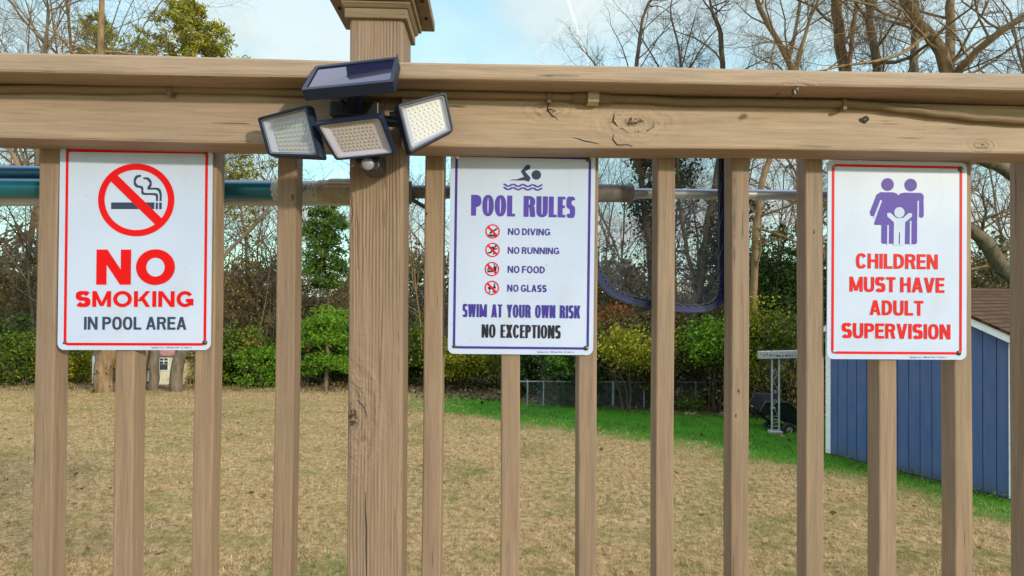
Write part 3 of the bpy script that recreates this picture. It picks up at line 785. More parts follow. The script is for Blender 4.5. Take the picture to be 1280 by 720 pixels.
S.text('lettering', 'NO GLASS', [D(409, 235), D(661, 238), D(661, 283), D(409, 280)], I_BLUE, .19, .165, .12, .36, 2.1, norm)
cond = dict(S=.9, W=1.45, M=1.4, A=1.08, T=.86, Y=1.04, K=1.12, E=.76, P=.92, X=1.06)
S.text('lettering', 'SWIM AT YOUR OWN RISK', [D(123, 360), D(877, 369), D(877, 452), D(123, 443)], I_BLUE, .18, .115, .05, .34, 2.35, cond)
S.text('lettering', 'NO EXCEPTIONS', [D(246, 490), D(753, 497), D(753, 581), D(246, 576)], I_BLK, .19, .12, .05, .38, 2.35, cond)
S.small('SigoSigns.Com · 1800-666-7446 · ID 21081-14', 672, 718, 440.6, 3)
S.screws([(734.4, 200), (733, 435)], 0.0044)
M_HOLE = simple('white_hole_disc', (0.75, 0.76, 0.78), 0.35, 0.2)
S.screws([(571.4, 196.3)], 0.0034, M_HOLE); S.screws([(568.5, 433)], 0.0036)  # first one: bright disc added for an empty hole showing white, no screw

# --- children must have adult supervision
S = Sign([(1034, 199.7), (1207.4, 203.7), (1208.8, 449.4), (1034, 449)], 'white sign with purple family symbol that reads children must have adult supervision')
S.panel()
E = S.zone(1025, 195, 5.758); G = S.zone(1025, 310, 4.963)
S.border(tuple(np.array((1025, 195)) + np.array((86, 57)) / 5.758), tuple(np.array((1025, 195)) + np.array((1018, 76)) / 5.758),
         tuple(np.array((1025, 310)) + np.array((880, 662)) / 4.963), tuple(np.array((1025, 310)) + np.array((67, 655)) / 4.963), 0.0045, I_RED)
pxm = S.W / 174.0
def es(pts): return [E(*p) for p in pts]
def ew(x): return x / 5.758 * pxm
def capsule(a, b, w): return stroke_pts([E(*a), E(*b)], ew(w)) + [disc(*E(*a), ew(w) / 2, None, 16), disc(*E(*b), ew(w) / 2, None, 16)]
fam = [disc(*E(482, 205), ew(45)), disc(*E(648, 209), ew(45))]
fam += [es([(440, 260), (520, 260), (545, 268), (560, 283), (560, 495), (392, 495), (386, 486), (440, 330), (428, 300), (415, 275)])]
fam += [es([(560, 283), (575, 268), (605, 263), (700, 265), (725, 280), (738, 305), (696, 330), (696, 480), (560, 495)])]
fam += capsule((424, 284), (375, 415), 34) + capsule((722, 305), (725, 426), 36) + [disc(*E(440, 285), ew(26))] + [disc(*E(710, 298), ew(33))]
fam += [es([(440, 492), (527, 492), (527, 630), (450, 630), (440, 620)]), es([(560, 480), (606, 480), (606, 480), (606, 500), (527, 500), (527, 480)]), es([(606, 470), (696, 470), (696, 622), (684, 634), (606, 632)])]
S.polys('family_symbol', fam, I_PUR, 1)
wh = stroke_pts(es([(436, 318), (388, 445)]), ew(11)) + stroke_pts(es([(701, 322), (701, 436)]), ew(11)) + stroke_pts(es([(486, 496), (486, 640)]), ew(11)) + stroke_pts(es([(648, 466), (648, 640)]), ew(11))
wh += [disc(*E(567, 405), ew(37))] + capsule((490, 420), (540, 464), 24) + capsule((647, 422), (596, 464), 24) + [es([(528, 450), (608, 450), (606, 640), (527, 640)])] + [es([(530, 446), (606, 446), (612, 470), (524, 470)])]
S.polys('child_symbol', wh, I_WHITE, 2)
S.polys('child_leg_line', [es([(564, 548), (571, 548), (571, 632), (564, 632)])], I_PUR, 3)
kw = dict(t=.215, sh=.175, gap=.085, space=.33, e=2.55)
hv = dict(M=1.34, W=1.4, S=1.0, T=.92, A=1.12, V=1.08, L=.84, E=.88)
S.text('lettering', 'CHILDREN', [G(223, 31), G(729, 39), G(729, 131), G(223, 125)], I_RED, rel=hv, **kw)
S.text('lettering', 'MUST HAVE', [G(183, 176), G(771, 183), G(771, 277), G(183, 269)], I_RED, rel=hv, **kw)
S.text('lettering', 'ADULT', [G(309, 322), G(642, 326), G(642, 419), G(309, 415)], I_RED, rel=hv, **kw)
S.text('lettering', 'SUPERVISION', [G(137, 464), G(810, 472), G(810, 566), G(137, 558)], I_RED, rel=hv, **kw)
S.small('SigoSigns.Com · 1800-666-7446 · ID 21081-14', 1138, 1184, 447.2, 3)
S.screws([(1199, 211.5), (1199, 441)], 0.0046); S.screws([(1042.3, 208.5), (1042.5, 439.5)], 0.0032, simple('grey_screw', (0.35, 0.34, 0.36), 0.4, 0.6))
# ------------------------------------------------------------------ solar flood light on the post
M_BLKP = simple('black_blue_plastic', (0.010, 0.016, 0.036), 0.5, 0, 0.15, 60, 0, 0.22)
M_BLKP2 = simple('dark_plastic', (0.012, 0.013, 0.018), 0.45)
M_REFL = simple('reflector_white', (0.34, 0.35, 0.41), 0.45, 0, 0.05, 20)
M_LENS = simple('diffuser_panel', (0.40, 0.37, 0.47), 0.3, 0, 0.05, 20)
M_LED = simple('yellow_led', (0.58, 0.48, 0.17), 0.45)
M_PV = NT('solar_cell'); M_PV.set(Base_Color=c4(0.008, 0.013, 0.04), Roughness=0.04); M_PV.b.inputs['Specular IOR Level'].default_value = 0.4; M_PV = M_PV.m
M_LED2 = simple('dull_yellow_led', (0.46, 0.40, 0.19), 0.5)
M_DOME = simple('sensor_dome', (0.24, 0.24, 0.28), 0.4, 0, 0.1, 300)
def P3(px, py, y):
    d = ray(px, py); return CAMP + d * (y / d.y)
light = empty('flood_light', loc=FORG + EU * POST_U + EV * (-0.06) + Vector((0, 0, .27)))
tag(light, 'black solar flood light with three LED heads on the railing post', 'solar light')
LI = Matrix.Translation(-light.location)
def lerp(a, b, t): return a * (1 - t) + b * t
def quad_at(q, s, t):
    return lerp(lerp(q[0], q[1], s), lerp(q[3], q[2], s), t)
def inset(q, a, b=None):
    b = a if b is None else b
    return [quad_at(q, a, b), quad_at(q, 1 - a, b), quad_at(q, 1 - a, 1 - b), quad_at(q, a, 1 - b)]
def rounded(q, r, n=4):
    """rounded outline of a 3D quad"""
    out = []; L = len(q)
    for i in range(L):
        p, a, b = q[i], q[i - 1], q[(i + 1) % L]
        e1 = (a - p).normalized() * r; e2 = (b - p).normalized() * r
        for k in range(n + 1):
            t = k / n; out.append(p + e1 * (1 - t) ** 2 + e2 * t ** 2)
    return out
def normal(q):
    n = (q[1] - q[0]).cross(q[3] - q[0]).normalized()
    if n.dot(CAMP - q[0]) < 0: n.negate()
    return n
def loc(l): return [p - light.location for p in l]
def head(pix, ys, depth, nx_, ny_, mat_l, ledbox, back=.78):
    q = [P3(px, py, y) for (px, py), y in zip(pix, ys)]; n = normal(q)
    outer = rounded(q, .006)
    ctr = sum(q, Vector()) / 4
    backq = [ctr + (p - ctr) * back - n * depth for p in outer]
    mid = [p - n * depth * .55 for p in outer]
    m = MB(); a_ = loc(rounded(inset(q, .022, .028), .005)); a = loc([p - n * .0055 for p in outer])
    # rim face as a ring with a raised lip, then the body behind
    innr = loc(rounded(inset(q, .055, .07), .004)); N = len(a)
    innd = [p - n * .003 for p in innr]
    m.add(a_ + innr + innd, [(i, (i + 1) % N, N + (i + 1) % N, N + i) for i in range(N)] + [(N + i, N + (i + 1) % N, 2 * N + (i + 1) % N, 2 * N + i) for i in range(N)])
    b = loc(mid); c_ = loc(backq)
    m.add(a_ + a, [(i, (i + 1) % N, N + (i + 1) % N, N + i) for i in range(N)])
    m.add(a + b + c_, [(i, (i + 1) % N, N + (i + 1) % N, N + i) for i in range(N)] + [(N + i, N + (i + 1) % N, 2 * N + (i + 1) % N, 2 * N + i) for i in range(N)] + [tuple(range(2 * N, 3 * N))])
    h = m.build('lamp_head', M_BLKP, light, fix=False)
    # reflector tray: sloping sides to a flat floor
    rim = innd; fl0, fl1, ft0, ft1 = ledbox
    def fq(d, g=0.0): return [quad_at(q, fl0 - g, ft0 - g) - n * d, quad_at(q, fl1 + g, ft0 - g) - n * d, quad_at(q, fl1 + g, ft1 + g) - n * d, quad_at(q, fl0 - g, ft1 + g) - n * d]
    floor = loc(rounded(fq(.0075, .06), .003))
    t = MB(); t.add(rim + floor, [(i, (i + 1) % N, N + (i + 1) % N, N + i) for i in range(N)] + [tuple(range(N, 2 * N))])
    t.build('reflector', mat_l, h, fix=False)
    rl = MB(); o2 = loc(rounded(inset(q, .075, .09), .004)); o3 = loc(rounded(inset(q, .088, .105), .004))
    rl.add([p - n * .0022 for p in o2] + [p - n * .0022 for p in o3], [(i, (i + 1) % N, N + (i + 1) % N, N + i) for i in range(N)])
    rl.build('seal', M_BLKP2 if mat_l is M_REFL else M_REFL, h, fix=False)
    f = fq(.0069); e = MB(); up = (f[0] - f[3]).normalized(); rt = (f[1] - f[0]).normalized()
    for i in range(nx_):
        for j in range(ny_):
            s = (i + (.25 if j % 2 else -.05)) / (nx_ - .8); p = quad_at(f, s, j / (ny_ - 1)) - light.location; k = .00108
            e.prism([p + rt * k + up * k, p - rt * k + up * k, p - rt * k - up * k, p + rt * k - up * k], [p + n * .0009 + rt * k + up * k, p + n * .0009 - rt * k + up * k, p + n * .0009 - rt * k - up * k, p + n * .0009 + rt * k - up * k])
    e.build('led_array', M_LED if mat_l is M_REFL else M_LED2, h)
    return ctr - n * depth, n
z6 = lambda x, y: (310 + x / 4.5, 60 + y / 4.5)
cL, nL = head([z6(45, 388), z6(333, 310), z6(412, 622), z6(106, 606)], [.862, .822, .815, .853], .024, 8, 7, M_REFL, (.24, .80, .25, .80))
cM, nM = head([z6(364, 424), z6(752, 376), z6(838, 606), z6(490, 640)], [.800, .800, .832, .832], .024, 10, 8, M_LENS, (.22, .78, .17, .77))
cR, nR = head([z6(835, 312), z6(1118, 240), z6(1164, 464), z6(908, 598)], [.815, .850, .856, .822], .026, 7, 9, M_REFL, (.24, .80, .17, .78))
# solar panel: glass faces up and out
pq = [P3(*z6(378, 100), .838), P3(*z6(846, 48), .838), P3(*z6(818, 188), .778), P3(*z6(298, 236), .778)]
n = normal(pq); m = MB(); o = rounded(pq, .004); N = len(o); inn = rounded(inset(pq, .045, .09), .002)
a = loc(o); b = loc([p - n * .016 for p in o]); d = loc(inn); d2 = [p - n * .0022 for p in d]
m.add(a + b, [(i, (i + 1) % N, N + (i + 1) % N, N + i) for i in range(N)] + [tuple(range(N, 2 * N))])
m.add(a + d + d2, [(i, (i + 1) % N, N + (i + 1) % N, N + i) for i in range(N)] + [(N + i, N + (i + 1) % N, 2 * N + (i + 1) % N, 2 * N + i) for i in range(N)])
sp = m.build('solar_panel', M_BLKP, light, fix=False)
m = MB(); m.poly(loc([p - n * .0018 for p in rounded(inset(pq, .04, .085), .002)])); m.build('solar_glass', M_PV, sp, fix=False)
cP = sum(pq, Vector()) / 4 - n * .016
m = MB(); p = P3(*z6(842, 50), .838) - light.location; m.tube([p, p + Vector((0, 0, .004))], .0009, 6); m.build('stub', M_BLKP2, sp)
# bracket: block on the post, arm up to the panel, bar across to the side heads, sensor below
bm_ = MB(); V0 = Vector
c0 = P3(*z6(610, 345), .875)
fr = Matrix.Translation(c0 - light.location) @ FMAT.to_3x3().to_4x4()
bm_.box(-.040, .036, -.008, .062, -.012, .010, fr)
bm_.build('bracket', M_BLKP2, light, bevel=.002)
bm_ = MB(); w0 = P3(*z6(600, 330), .865) - light.location; w1 = cP - light.location
bm_.tube([w0, lerp(w0, w1, .5), w1], .012, 10); bm_.build('panel_arm', M_BLKP, light)
a0 = P3(*z6(545, 350), .85) - light.location; a1 = P3(*z6(530, 300), .845) - light.location
bm_ = MB(); bm_.tube([a0, lerp(a0, a1, .5) + Vector((0, -.004, 0)), a1], .0045, 8); bm_.build('panel_arm', M_BLKP, light)
bm_ = MB(); ar = P3(*z6(770, 410), .852) - light.location; br = cR - light.location
bm_.tube([P3(*z6(690, 420), .862) - light.location, ar, br], .0085, 10)
k2 = P3(*z6(800, 380), .845) - light.location; bm_.tube([k2, k2 + Vector((.014, 0, .002))], .0055, 10); bm_.build('head_arm', M_BLKP2, light)
bm_ = MB(); bm_.tube([P3(*z6(480, 440), .865) - light.location, P3(*z6(400, 470), .862) - light.location, cL - light.location], .0085, 10); bm_.build('head_arm', M_BLKP2, light)
bm_ = MB(); cs0 = P3(*z6(610, 480), .872) - light.location
fr2 = Matrix.Translation(cs0) @ FMAT.to_3x3().to_4x4()
bm_.box(-.030, .030, 0, .058, -.022, .040, fr2); bm_.build('housing', M_BLKP2, light, bevel=.004)
cs = P3(*z6(675, 655), .852); fr3 = Matrix.Translation(cs - light.location) @ FMAT.to_3x3().to_4x4()
bm_ = MB(); bm_.prism([fr3 @ V0(p) for p in ((-.023, -.004, .016), (.018, -.004, .016), (.018, -.004, -.004), (.013, -.004, -.010), (-.009, -.004, -.010), (-.014, -.004, -.004))],
                      [fr3 @ V0(p) for p in ((-.023, .05, .020), (.018, .05, .020), (.018, .05, -.004), (.013, .05, -.010), (-.009, .05, -.010), (-.014, .05, -.004))])
sb = bm_.build('sensor_base', M_BLKP2, light, bevel=.0018)
bm_ = MB(); bm_.lathe([(0.0, .0050), (.004, .0046), (.0075, .0032), (.0094, .0014), (.0098, 0), (.0098, -.006)], fr3 @ Matrix.Translation((.0005, -.004, .0)) @ Matrix.Rotation(R(90 + 10), 4, 'X') @ Matrix.Translation((0, 0, .001)), 20)
bm_.build('sensor_lens', M_DOME, sb, fix=True)

# ------------------------------------------------------------------ pool poles hung behind the balusters
M_TEAL = simple('teal_anodised', (0.010, 0.115, 0.17), 0.28, 0.35, 0.15, 8)
M_BLUE = simple('blue_anodised', (0.03, 0.13, 0.26), 0.28, 0.4, 0.15, 8)
M_ALU = simple('dull_aluminium', (0.36, 0.38, 0.42), 0.34, 0.45, 0.12, 12)
M_ALU2 = simple('grey_pole', (0.16, 0.165, 0.17), 0.4, 0.3, 0.2, 14)
M_COLL = simple('weathered_beige_collar', (0.30, 0.25, 0.17), 0.6, 0, 0.25, 90, 0.3)
M_COLL2 = simple('muddy_grey_collar', (0.15, 0.125, 0.095), 0.7, 0, 0.5, 60, 0.6)
M_LABEL = NT('worn_label'); _co = M_LABEL.coord(); M_LABEL.set(Base_Color=M_LABEL.mix(M_LABEL.rng(M_LABEL.noise(M_LABEL.mapped(_co, (1, 1, .35)), 260, 3), .53, .6), c4(.42, .42, .40), c4(.10, .20, .26)), Roughness=.5); M_LABEL = M_LABEL.m
PV = 0.075
def fp(px, py, v=PV): u, w = fuw(px, py, v); return Vector((u, v, w))
def plin(px):            # axis of the telescopic pole
    return fp(px, 235.3 + (px - 0) * (243.3 - 235.3) / 960.0)
tp = empty('telescopic_pole', mat=FMAT.copy())
tag(tp, 'teal and grey telescopic pool pole with ribbed collars hanging behind the balusters', 'pool pole')
def seg(name, a, b, r, mat, par, k=20):
    m = MB(); m.tube([plin(a), plin((a + b) / 2), plin(b)], r, k); return m.build(name, mat, par)
seg('outer_tube', -90, 386, .0185, M_TEAL, tp, 24)
seg('middle_tube', 430, 770, .0128, M_ALU2, tp)
seg('inner_tube', 770, 1120, .0098, M_ALU, tp)
seg('label', 343, 400, .0188, M_LABEL, tp, 24)
def collar(name, a, b, r, mat, ribs):
    A0, B0 = plin(a), plin(b); ax = (B0 - A0); L = ax.length; ax.normalize()
    M = Matrix.Translation(A0) @ ax.to_track_quat('Z', 'Y').to_matrix().to_4x4(); k = 72 if ribs else 24; m = MB(); prof = [(r * .84, 0), (r * .97, .002), (r, .006), (r, L - .006), (r * .95, L - .001), (r * .6, L)]
    vs = []; fs = []
    for i, (rr_, z) in enumerate(prof):
        for j in range(k):
            g = 1.0 if not ribs or 0 == i or i == len(prof) - 1 else (1.0 if (j // 2) % 2 else .955)
            vs.append(M @ Vector((rr_ * g * math.cos(2 * PI * j / k), rr_ * g * math.sin(2 * PI * j / k), z)))
    for i in range(len(prof) - 1):
        for j in range(k): fs.append((i * k + j, i * k + (j + 1) % k, (i + 1) * k + (j + 1) % k, (i + 1) * k + j))
    m.add(vs, fs); return m.build(name, mat, tp)
collar('collar', 398, 414, .0205, M_COLL, False)
collar('collar', 411, 448, .0232, M_COLL, True)
collar('collar', 728, 786, .0168, M_COLL2, False)
collar('collar', 783, 791, .0178, M_COLL2, False)
p2 = empty('pool_pole', mat=FMAT.copy()); tag(p2, 'blue pool pole behind the balusters at far left, highest of the poles', 'pool pole')
m = MB(); m.tube([fp(-90, 214.5, .088), fp(90, 216.5, .088), fp(235, 218.5, .088)], .0125, 18); m.build('tube', M_BLUE, p2)
m = MB(); m.tube([fp(235, 218.5, .088), fp(240, 218.6, .088)], .0135, 18); m.build('end_cap', M_BLKP2, p2)
p3 = empty('pool_pole', mat=FMAT.copy()); tag(p3, 'dull grey pool pole showing just under the thick teal one', 'pool pole')
m = MB(); m.tube([fp(-90, 247.5, .098), fp(200, 247.6, .098), fp(470, 247.6, .098)], .0150, 18); m.build('tube', M_ALU, p3)
m = MB(); m.tube([fp(469, 247.6, .098), fp(474, 247.6, .098)], .0160, 18); m.build('end_cap', M_BLKP2, p3)
# hooks that carry the poles
for px, label in ((518, 'black pole hook at the right side of the thick post'),):
    hk = empty('pole_hook', mat=FMAT.copy()); tag(hk, label, 'hook')
    u0 = POST_U + PW / 2 - .006; w0 = plin(px).z; m = MB()
    path = [(u0, .03, w0 - .012), (u0 + .004, PV - .016, w0 - .016), (u0 + .010, PV, w0 - .0185), (u0 + .026, PV + .018, w0 - .026), (u0 + .03, PV + .045, w0 - .018), (u0 + .03, PV + .05, w0 + .004)]
    m.tube(smooth(path, 2) if False else path, .0042, 8); m.build('hook_arm', M_BLKP2, hk)
    m = MB(); m.box(u0 - .002, u0 + .010, .026, .034, w0 - .03, w0 + .01); m.build('hook_plate', M_BLKP2, hk)

# ------------------------------------------------------------------ leaf skimmer net in front of the pole
NV = 0.047
net = empty('skimmer_net', mat=FMAT.copy()); tag(net, 'blue framed pool leaf net with fine grey mesh hanging behind the balusters', 'skimmer net')
outl = [(737, 150), (738, 240), (741, 322), (745, 341), (752, 354), (760, 363), (772, 370.5), (790, 377), (810, 381), (835, 385), (860, 387), (880, 386.5), (892, 382.5), (900, 375), (903.5, 362), (904.5, 340), (904, 250), (903, 150)]
def sm3(pts):
    o = [pts[0]]
    for a, b in zip(pts[:-1], pts[1:]): o += [tuple(x * .75 + y * .25 for x, y in zip(a, b)), tuple(x * .25 + y * .75 for x, y in zip(a, b))]
    return o + [pts[-1]]
o1 = sm3(sm3(outl)); fr_path = [fp(x, y, NV) for x, y in o1]
fr_path.append(fr_path[0].copy())
top = [fp(737 + 166 * t, 150, NV) for t in (0.98, .75, .5, .25, 0.02)]
loop = fr_path[:-1] + top
# blue plastic band: a flattened, deep profile
M_NETB = simple('blue_net_frame', (0.009, 0.011, 0.065), 0.28, 0, 0.15, 40)
M_NETL = simple('pale_blue_edge', (0.03, 0.04, 0.20), 0.3)
ctr = sum(loop, Vector()) / len(loop)
def band(scale_in, scale_out, va, vb):
    n = len(loop); m = MB(); rings = []
    for i in range(n):
        t = (loop[(i + 1) % n] - loop[i - 1]).normalized(); nn = Vector((t.z, 0, -t.x))
        if nn.dot(loop[i] - ctr) < 0: nn.negate()
        rings.append((loop[i] + nn * scale_in, loop[i] + nn * scale_out))
    vs = []
    for a, b in rings: vs += [Vector((a.x, va, a.z)), Vector((b.x, va, b.z)), Vector((b.x, vb, b.z)), Vector((a.x, vb, a.z))]
    fs = [(i * 4 + j, i * 4 + (j + 1) % 4, ((i + 1) % n) * 4 + (j + 1) % 4, ((i + 1) % n) * 4 + j) for i in range(n) for j in range(4)]
    m.add(vs, fs, False); return m
nf = band(-.0055, .0055, NV - .0075, NV + .0075).build('net_frame', M_NETB, net)
band(.0018, .0032, NV - .0087, NV - .0076).build('edge_bead', M_NETL, nf)
band(-.0088, -.0062, NV - .004, NV + .004).build('net_hem', M_BLKP, net)
st = MB(); n_ = len(loop); lace = []
for i in range(n_):
    p = loop[i]; d = (ctr - p).normalized()
    lace += [p + d * .0042 + Vector((0, -.0082, 0)), p + d * .0110 + Vector((0, -.0050, 0))] if i % 2 else [p + d * .0110 + Vector((0, -.0050, 0))]
st.tube(lace, .00045, 4)
st.build('stitching', simple('pale_thread', (.12, .13, .2), .7), net)
T = NT('net_mesh'); tr_ = T.new('ShaderNodeBsdfTransparent'); df = T.new('ShaderNodeBsdfDiffuse'); df.inputs[0].default_value = (.10, .11, .16, 1)
ms = T.new('ShaderNodeMixShader'); ms.inputs[0].default_value = .20; T.l.new(tr_.outputs[0], ms.inputs[1]); T.l.new(df.outputs[0], ms.inputs[2]); T.l.new(ms.outputs[0], T.out.inputs[0])
m = MB(); pts_ = loop; cen = ctr + Vector((0, .012, 0)); vs = pts_ + [lerp(p, cen, .5) + Vector((0, .004, 0)) for p in pts_] + [cen]; n_ = len(pts_)
m.add(vs, [(i, (i + 1) % n_, n_ + (i + 1) % n_, n_ + i) for i in range(n_)] + [(n_ + i, n_ + (i + 1) % n_, 2 * n_) for i in range(n_)], True)
m.build('net_mesh', T.m, net, fix=False)

# ------------------------------------------------------------------ blue shed
M_SIDE = NT('blue_siding'); _co = M_SIDE.coord()
_sz = M_SIDE.new('ShaderNodeSeparateXYZ'); M_SIDE.l.new(_co, _sz.inputs[0])
_dz = M_SIDE.math('ADD', _sz.outputs[2], M_SIDE.math('MULTIPLY', M_SIDE.noise(_co, 9, 4), .45))
M_SIDE.set(Base_Color=M_SIDE.mix(M_SIDE.rng(_dz, .48, .18, 0, .5), M_SIDE.mix(M_SIDE.rng(M_SIDE.noise(_co, 2.2, 5), .48, .7, 0, .35), M_SIDE.ramp(M_SIDE.noise(M_SIDE.mapped(_co, (1, 1, .12)), 18, 6), [(.3, (.043, .083, .20)), (.7, (.062, .112, .25))]), c4(.085, .125, .22)), c4(.10, .085, .06)), Roughness=.6)
M_SIDE.bump(M_SIDE.noise(M_SIDE.mapped(_co, (1, 1, .06)), 90, 4), .25, .003); M_SIDE = M_SIDE.m
M_GROOVE = simple('blue_groove', (.03, .065, .16), .7)
M_TRIM = simple('white_trim', (.72, .73, .74), .55, 0, .08, 20)
M_SHING = NT('brown_shingles'); _co = M_SHING.coord('Object'); _b = M_SHING.new('ShaderNodeTexBrick')
_b.inputs['Scale'].default_value = 1; _b.inputs['Brick Width'].default_value = .30; _b.inputs['Row Height'].default_value = .10; _b.inputs['Mortar Size'].default_value = .006; _b.inputs['Mortar Smooth'].default_value = .3
_b.inputs['Color1'].default_value = (.085, .048, .028, 1); _b.inputs['Color2'].default_value = (.14, .085, .052, 1); _b.inputs['Mortar'].default_value = (.028, .02, .016, 1)
M_SHING.l.new(_co, _b.inputs['Vector'])
M_SHING.set(Base_Color=M_SHING.mix(M_SHING.noise(_co, 60, 4), _b.outputs['Color'], c4(.055, .034, .022)), Roughness=.95); M_SHING.b.inputs['Specular IOR Level'].default_value = .1; M_SHING = M_SHING.m
cR_ = at(1266, 6.56); cL_ = at(1034.5, 8.44)
wd = (cR_ - cL_); SW = wd.length; wd.normalize(); inw = Vector((-wd.y, wd.x, 0))
SM = Matrix(((wd.x, inw.x, 0, cL_.x), (wd.y, inw.y, 0, cL_.y), (0, 0, 1, 0), (0, 0, 0, 1)))
shed = empty('shed', mat=SM); tag(shed, 'blue wooden garden shed with white trim and brown shingle roof', 'shed')
SE, SR, SD = 1.93, 2.47, 3.2
def rz_(x): return SE + (SR - SE) * (1 - abs(x - SW / 2) / (SW / 2))
m = MB(); m.prism([(0, .012, 0), (SW, .012, 0), (SW, .012, SE - .03), (SW / 2, .012, SR - .03), (0, .012, SE - .03)], [(0, SD, 0), (SW, SD, 0), (SW, SD, SE - .03), (SW / 2, SD, SR - .03), (0, SD, SE - .03)])
wall = m.build('wall', M_GROOVE, shed)
m = MB(); nb = 16; bw = (SW - .04) / nb; rs = random.Random(2)
for i in range(nb):
    a = .02 + i * bw + .004; b = .02 + (i + 1) * bw - .004; mdl = min(max(SW / 2, a), b)
    top = [(a, rz_(a) - .03)] + ([(mdl, rz_(mdl) - .03)] if a < mdl < b else []) + [(b, rz_(b) - .03)]
    lp = [(b, .02), (a, .02)] + top
    m.prism([(x, -.002, z) for x, z in lp], [(x, .010, z) for x, z in lp])
for i in range(21):
    a = .02 + i * .15 + .004; m.box(-.014, -.002, a, a + .142, .02, SE - .03); m.box(SW + .002, SW + .014, a, a + .142, .02, SE - .03)
m.build('siding', M_SIDE, wall)
m = MB()
m.box(-.018, .05, -.020, -.004, .02, SE - .02); m.build('corner_trim', M_TRIM, wall); m = MB(); m.box(SW - .035, SW + .018, -.020, -.004, .02, SE - .10)
m.build('corner_trim', M_TRIM, wall)
ov = .09; m = MB(); sl_ = (SR - SE) / (SW / 2)
for sgn in (-1, 1):
    x0 = SW / 2; x1 = SW / 2 + sgn * (SW / 2 + ov); z0 = SR; z1 = SR - sl_ * (SW / 2 + ov)
    m.prism([(x0, -.085, z0 - .09), (x1, -.085, z1 - .09), (x1, -.085, z1), (x0, -.085, z0)], [(x0, -.06, z0 - .09), (x1, -.06, z1 - .09), (x1, -.06, z1), (x0, -.06, z0)])
    m.prism([(x0, -.06, z0 - .05), (x1, -.06, z1 - .05), (x1, -.06, z1 - .035), (x0, -.06, z0 - .035)], [(x0, .01, z0 - .05), (x1, .01, z1 - .05), (x1, .01, z1 - .035), (x0, .01, z0 - .035)])
m.build('fascia', M_TRIM, shed)
# roof planes: each in its own frame so that courses run along the ridge
Lr = math.hypot(SW / 2 + ov + .03, sl_ * (SW / 2 + ov + .03))
for sgn in (-1, 1):
    ang = math.atan(sl_)
    m = MB(); m.box(0, SD + .22, -Lr, 0.01, 0.0, .028)
    # stepped courses
    for r_ in range(int(Lr / .10) + 1):
        y1 = -r_ * .10; y0 = max(y1 - .104, -Lr)
        m.prism([(-.004, y0, .0285), (-.004, y1, .0285), (-.004, y1, .031), (-.004, y0, .037)], [(SD + .224, y0, .0285), (SD + .224, y1, .0285), (SD + .224, y1, .031), (SD + .224, y0, .037)])
    rf = m.build('roof', M_SHING, shed)
    ex = Vector((0, 1, 0)); ey = Vector((-sgn * math.cos(ang), 0, math.sin(ang))); ezv = ex.cross(ey)
    if ezv.z < 0: ezv = -ezv
    rf.matrix_local = Matrix(((ex.x, ey.x, ezv.x, SW / 2), (ex.y, ey.y, ezv.y, -.10), (ex.z, ey.z, ezv.z, SR + .002 + (.0015 if sgn > 0 else 0)), (0, 0, 0, 1)))
m = MB(); m.box(-.01, SW + .01, .02, SD, -.12, .0); m.build('skid_base', simple('dark_skid', (.05, .045, .04), .9), shed)

# ------------------------------------------------------------------ iron column, dump cart, chain link fence
M_IRON = simple('peeling_white_iron', (.40, .39, .37), .6, 0, .4, 40)
def scroll_column():
    base = at(969.5, 10.0); c_ = empty('iron_column', loc=base); tag(c_, 'white wrought iron scroll column under a short beam beside the black cart', 'iron column')
    k = 10.0 / 700.0; H = zrow(446, 10.0) - base.z; w = 4.4 * k
    for s in (-1, 1):
        m = MB(); m.box(s * w - .014, s * w + .014, -.011, .011, .03, H); m.build('upright', M_IRON, c_, bevel=.003, seg=1)
    m = MB(); m.box(-.10, .10, -.09, .09, -.05, .045); m.build('footing', simple('pale_block', (.33, .32, .30), .9, 0, .25, 30), c_, bevel=.008)
    m = MB(); rs = .0045
    def spiral(cx, cz, r0, turns, a0, sgn):
        pts = []
        for i in range(22):
            t = i / 21; a = a0 + sgn * turns * 2 * PI * t; r = r0 * (1 - .72 * t); pts.append((cx + r * math.cos(a), 0, cz + r * math.sin(a)))
        return pts
    for (zc, r0, sg) in ((.82, .047, 1), (.42, .047, -1), (.55, .03, 1)):
        z_ = zc * H; m.tube(spiral(0, z_, r0, 1.2, PI / 2 * sg, sg), rs, 6)
    m.tube([(0.04, 0, .79 * H), (-.04, 0, .70 * H), (.03, 0, .60 * H), (.045, 0, .56 * H)], rs, 6)
    m.tube([(-.045, 0, .40 * H), (-.01, 0, .32 * H), (.035, 0, .24 * H)], rs, 6)
    for i in range(5): m.box(-w + .014, w - .014, -.004, .004, .06 + i * .06, .067 + i * .06)
    m.build('scrollwork', M_IRON, c_)
    z0 = zrow(446.5, 10) - base.z + .001; z1 = zrow(437, 10) - base.z
    bl = Vector((0, 0, 0)); m = MB(); m.box(-.262, .55, -.05, .05, z0, z1)
    b_ = m.build('beam', M_IRON, c_, bevel=.006, seg=1); b_.rotation_euler = (0, R(-1.6), 0)
    m = MB(); rs_ = random.Random(8)
    for i in range(14):
        x = -.24 + i * .056 + rs_.uniform(-.012, .012); zc = (z0 + z1) / 2 + rs_.uniform(-.02, .02); a = rs_.uniform(.010, .026)
        m.prism([(x + a * math.cos(t) * rs_.uniform(.7, 1.3), -.0535, zc + a * .8 * math.sin(t)) for t in [j * PI / 3 for j in range(6)]], [(x + a * .9 * math.cos(t), -.048, zc + a * .8 * math.sin(t)) for t in [j * PI / 3 for j in range(6)]])
    q_ = m.build('rust_patch', simple('rust', (.07, .05, .04), .9), b_)
    return c_
scroll_column()
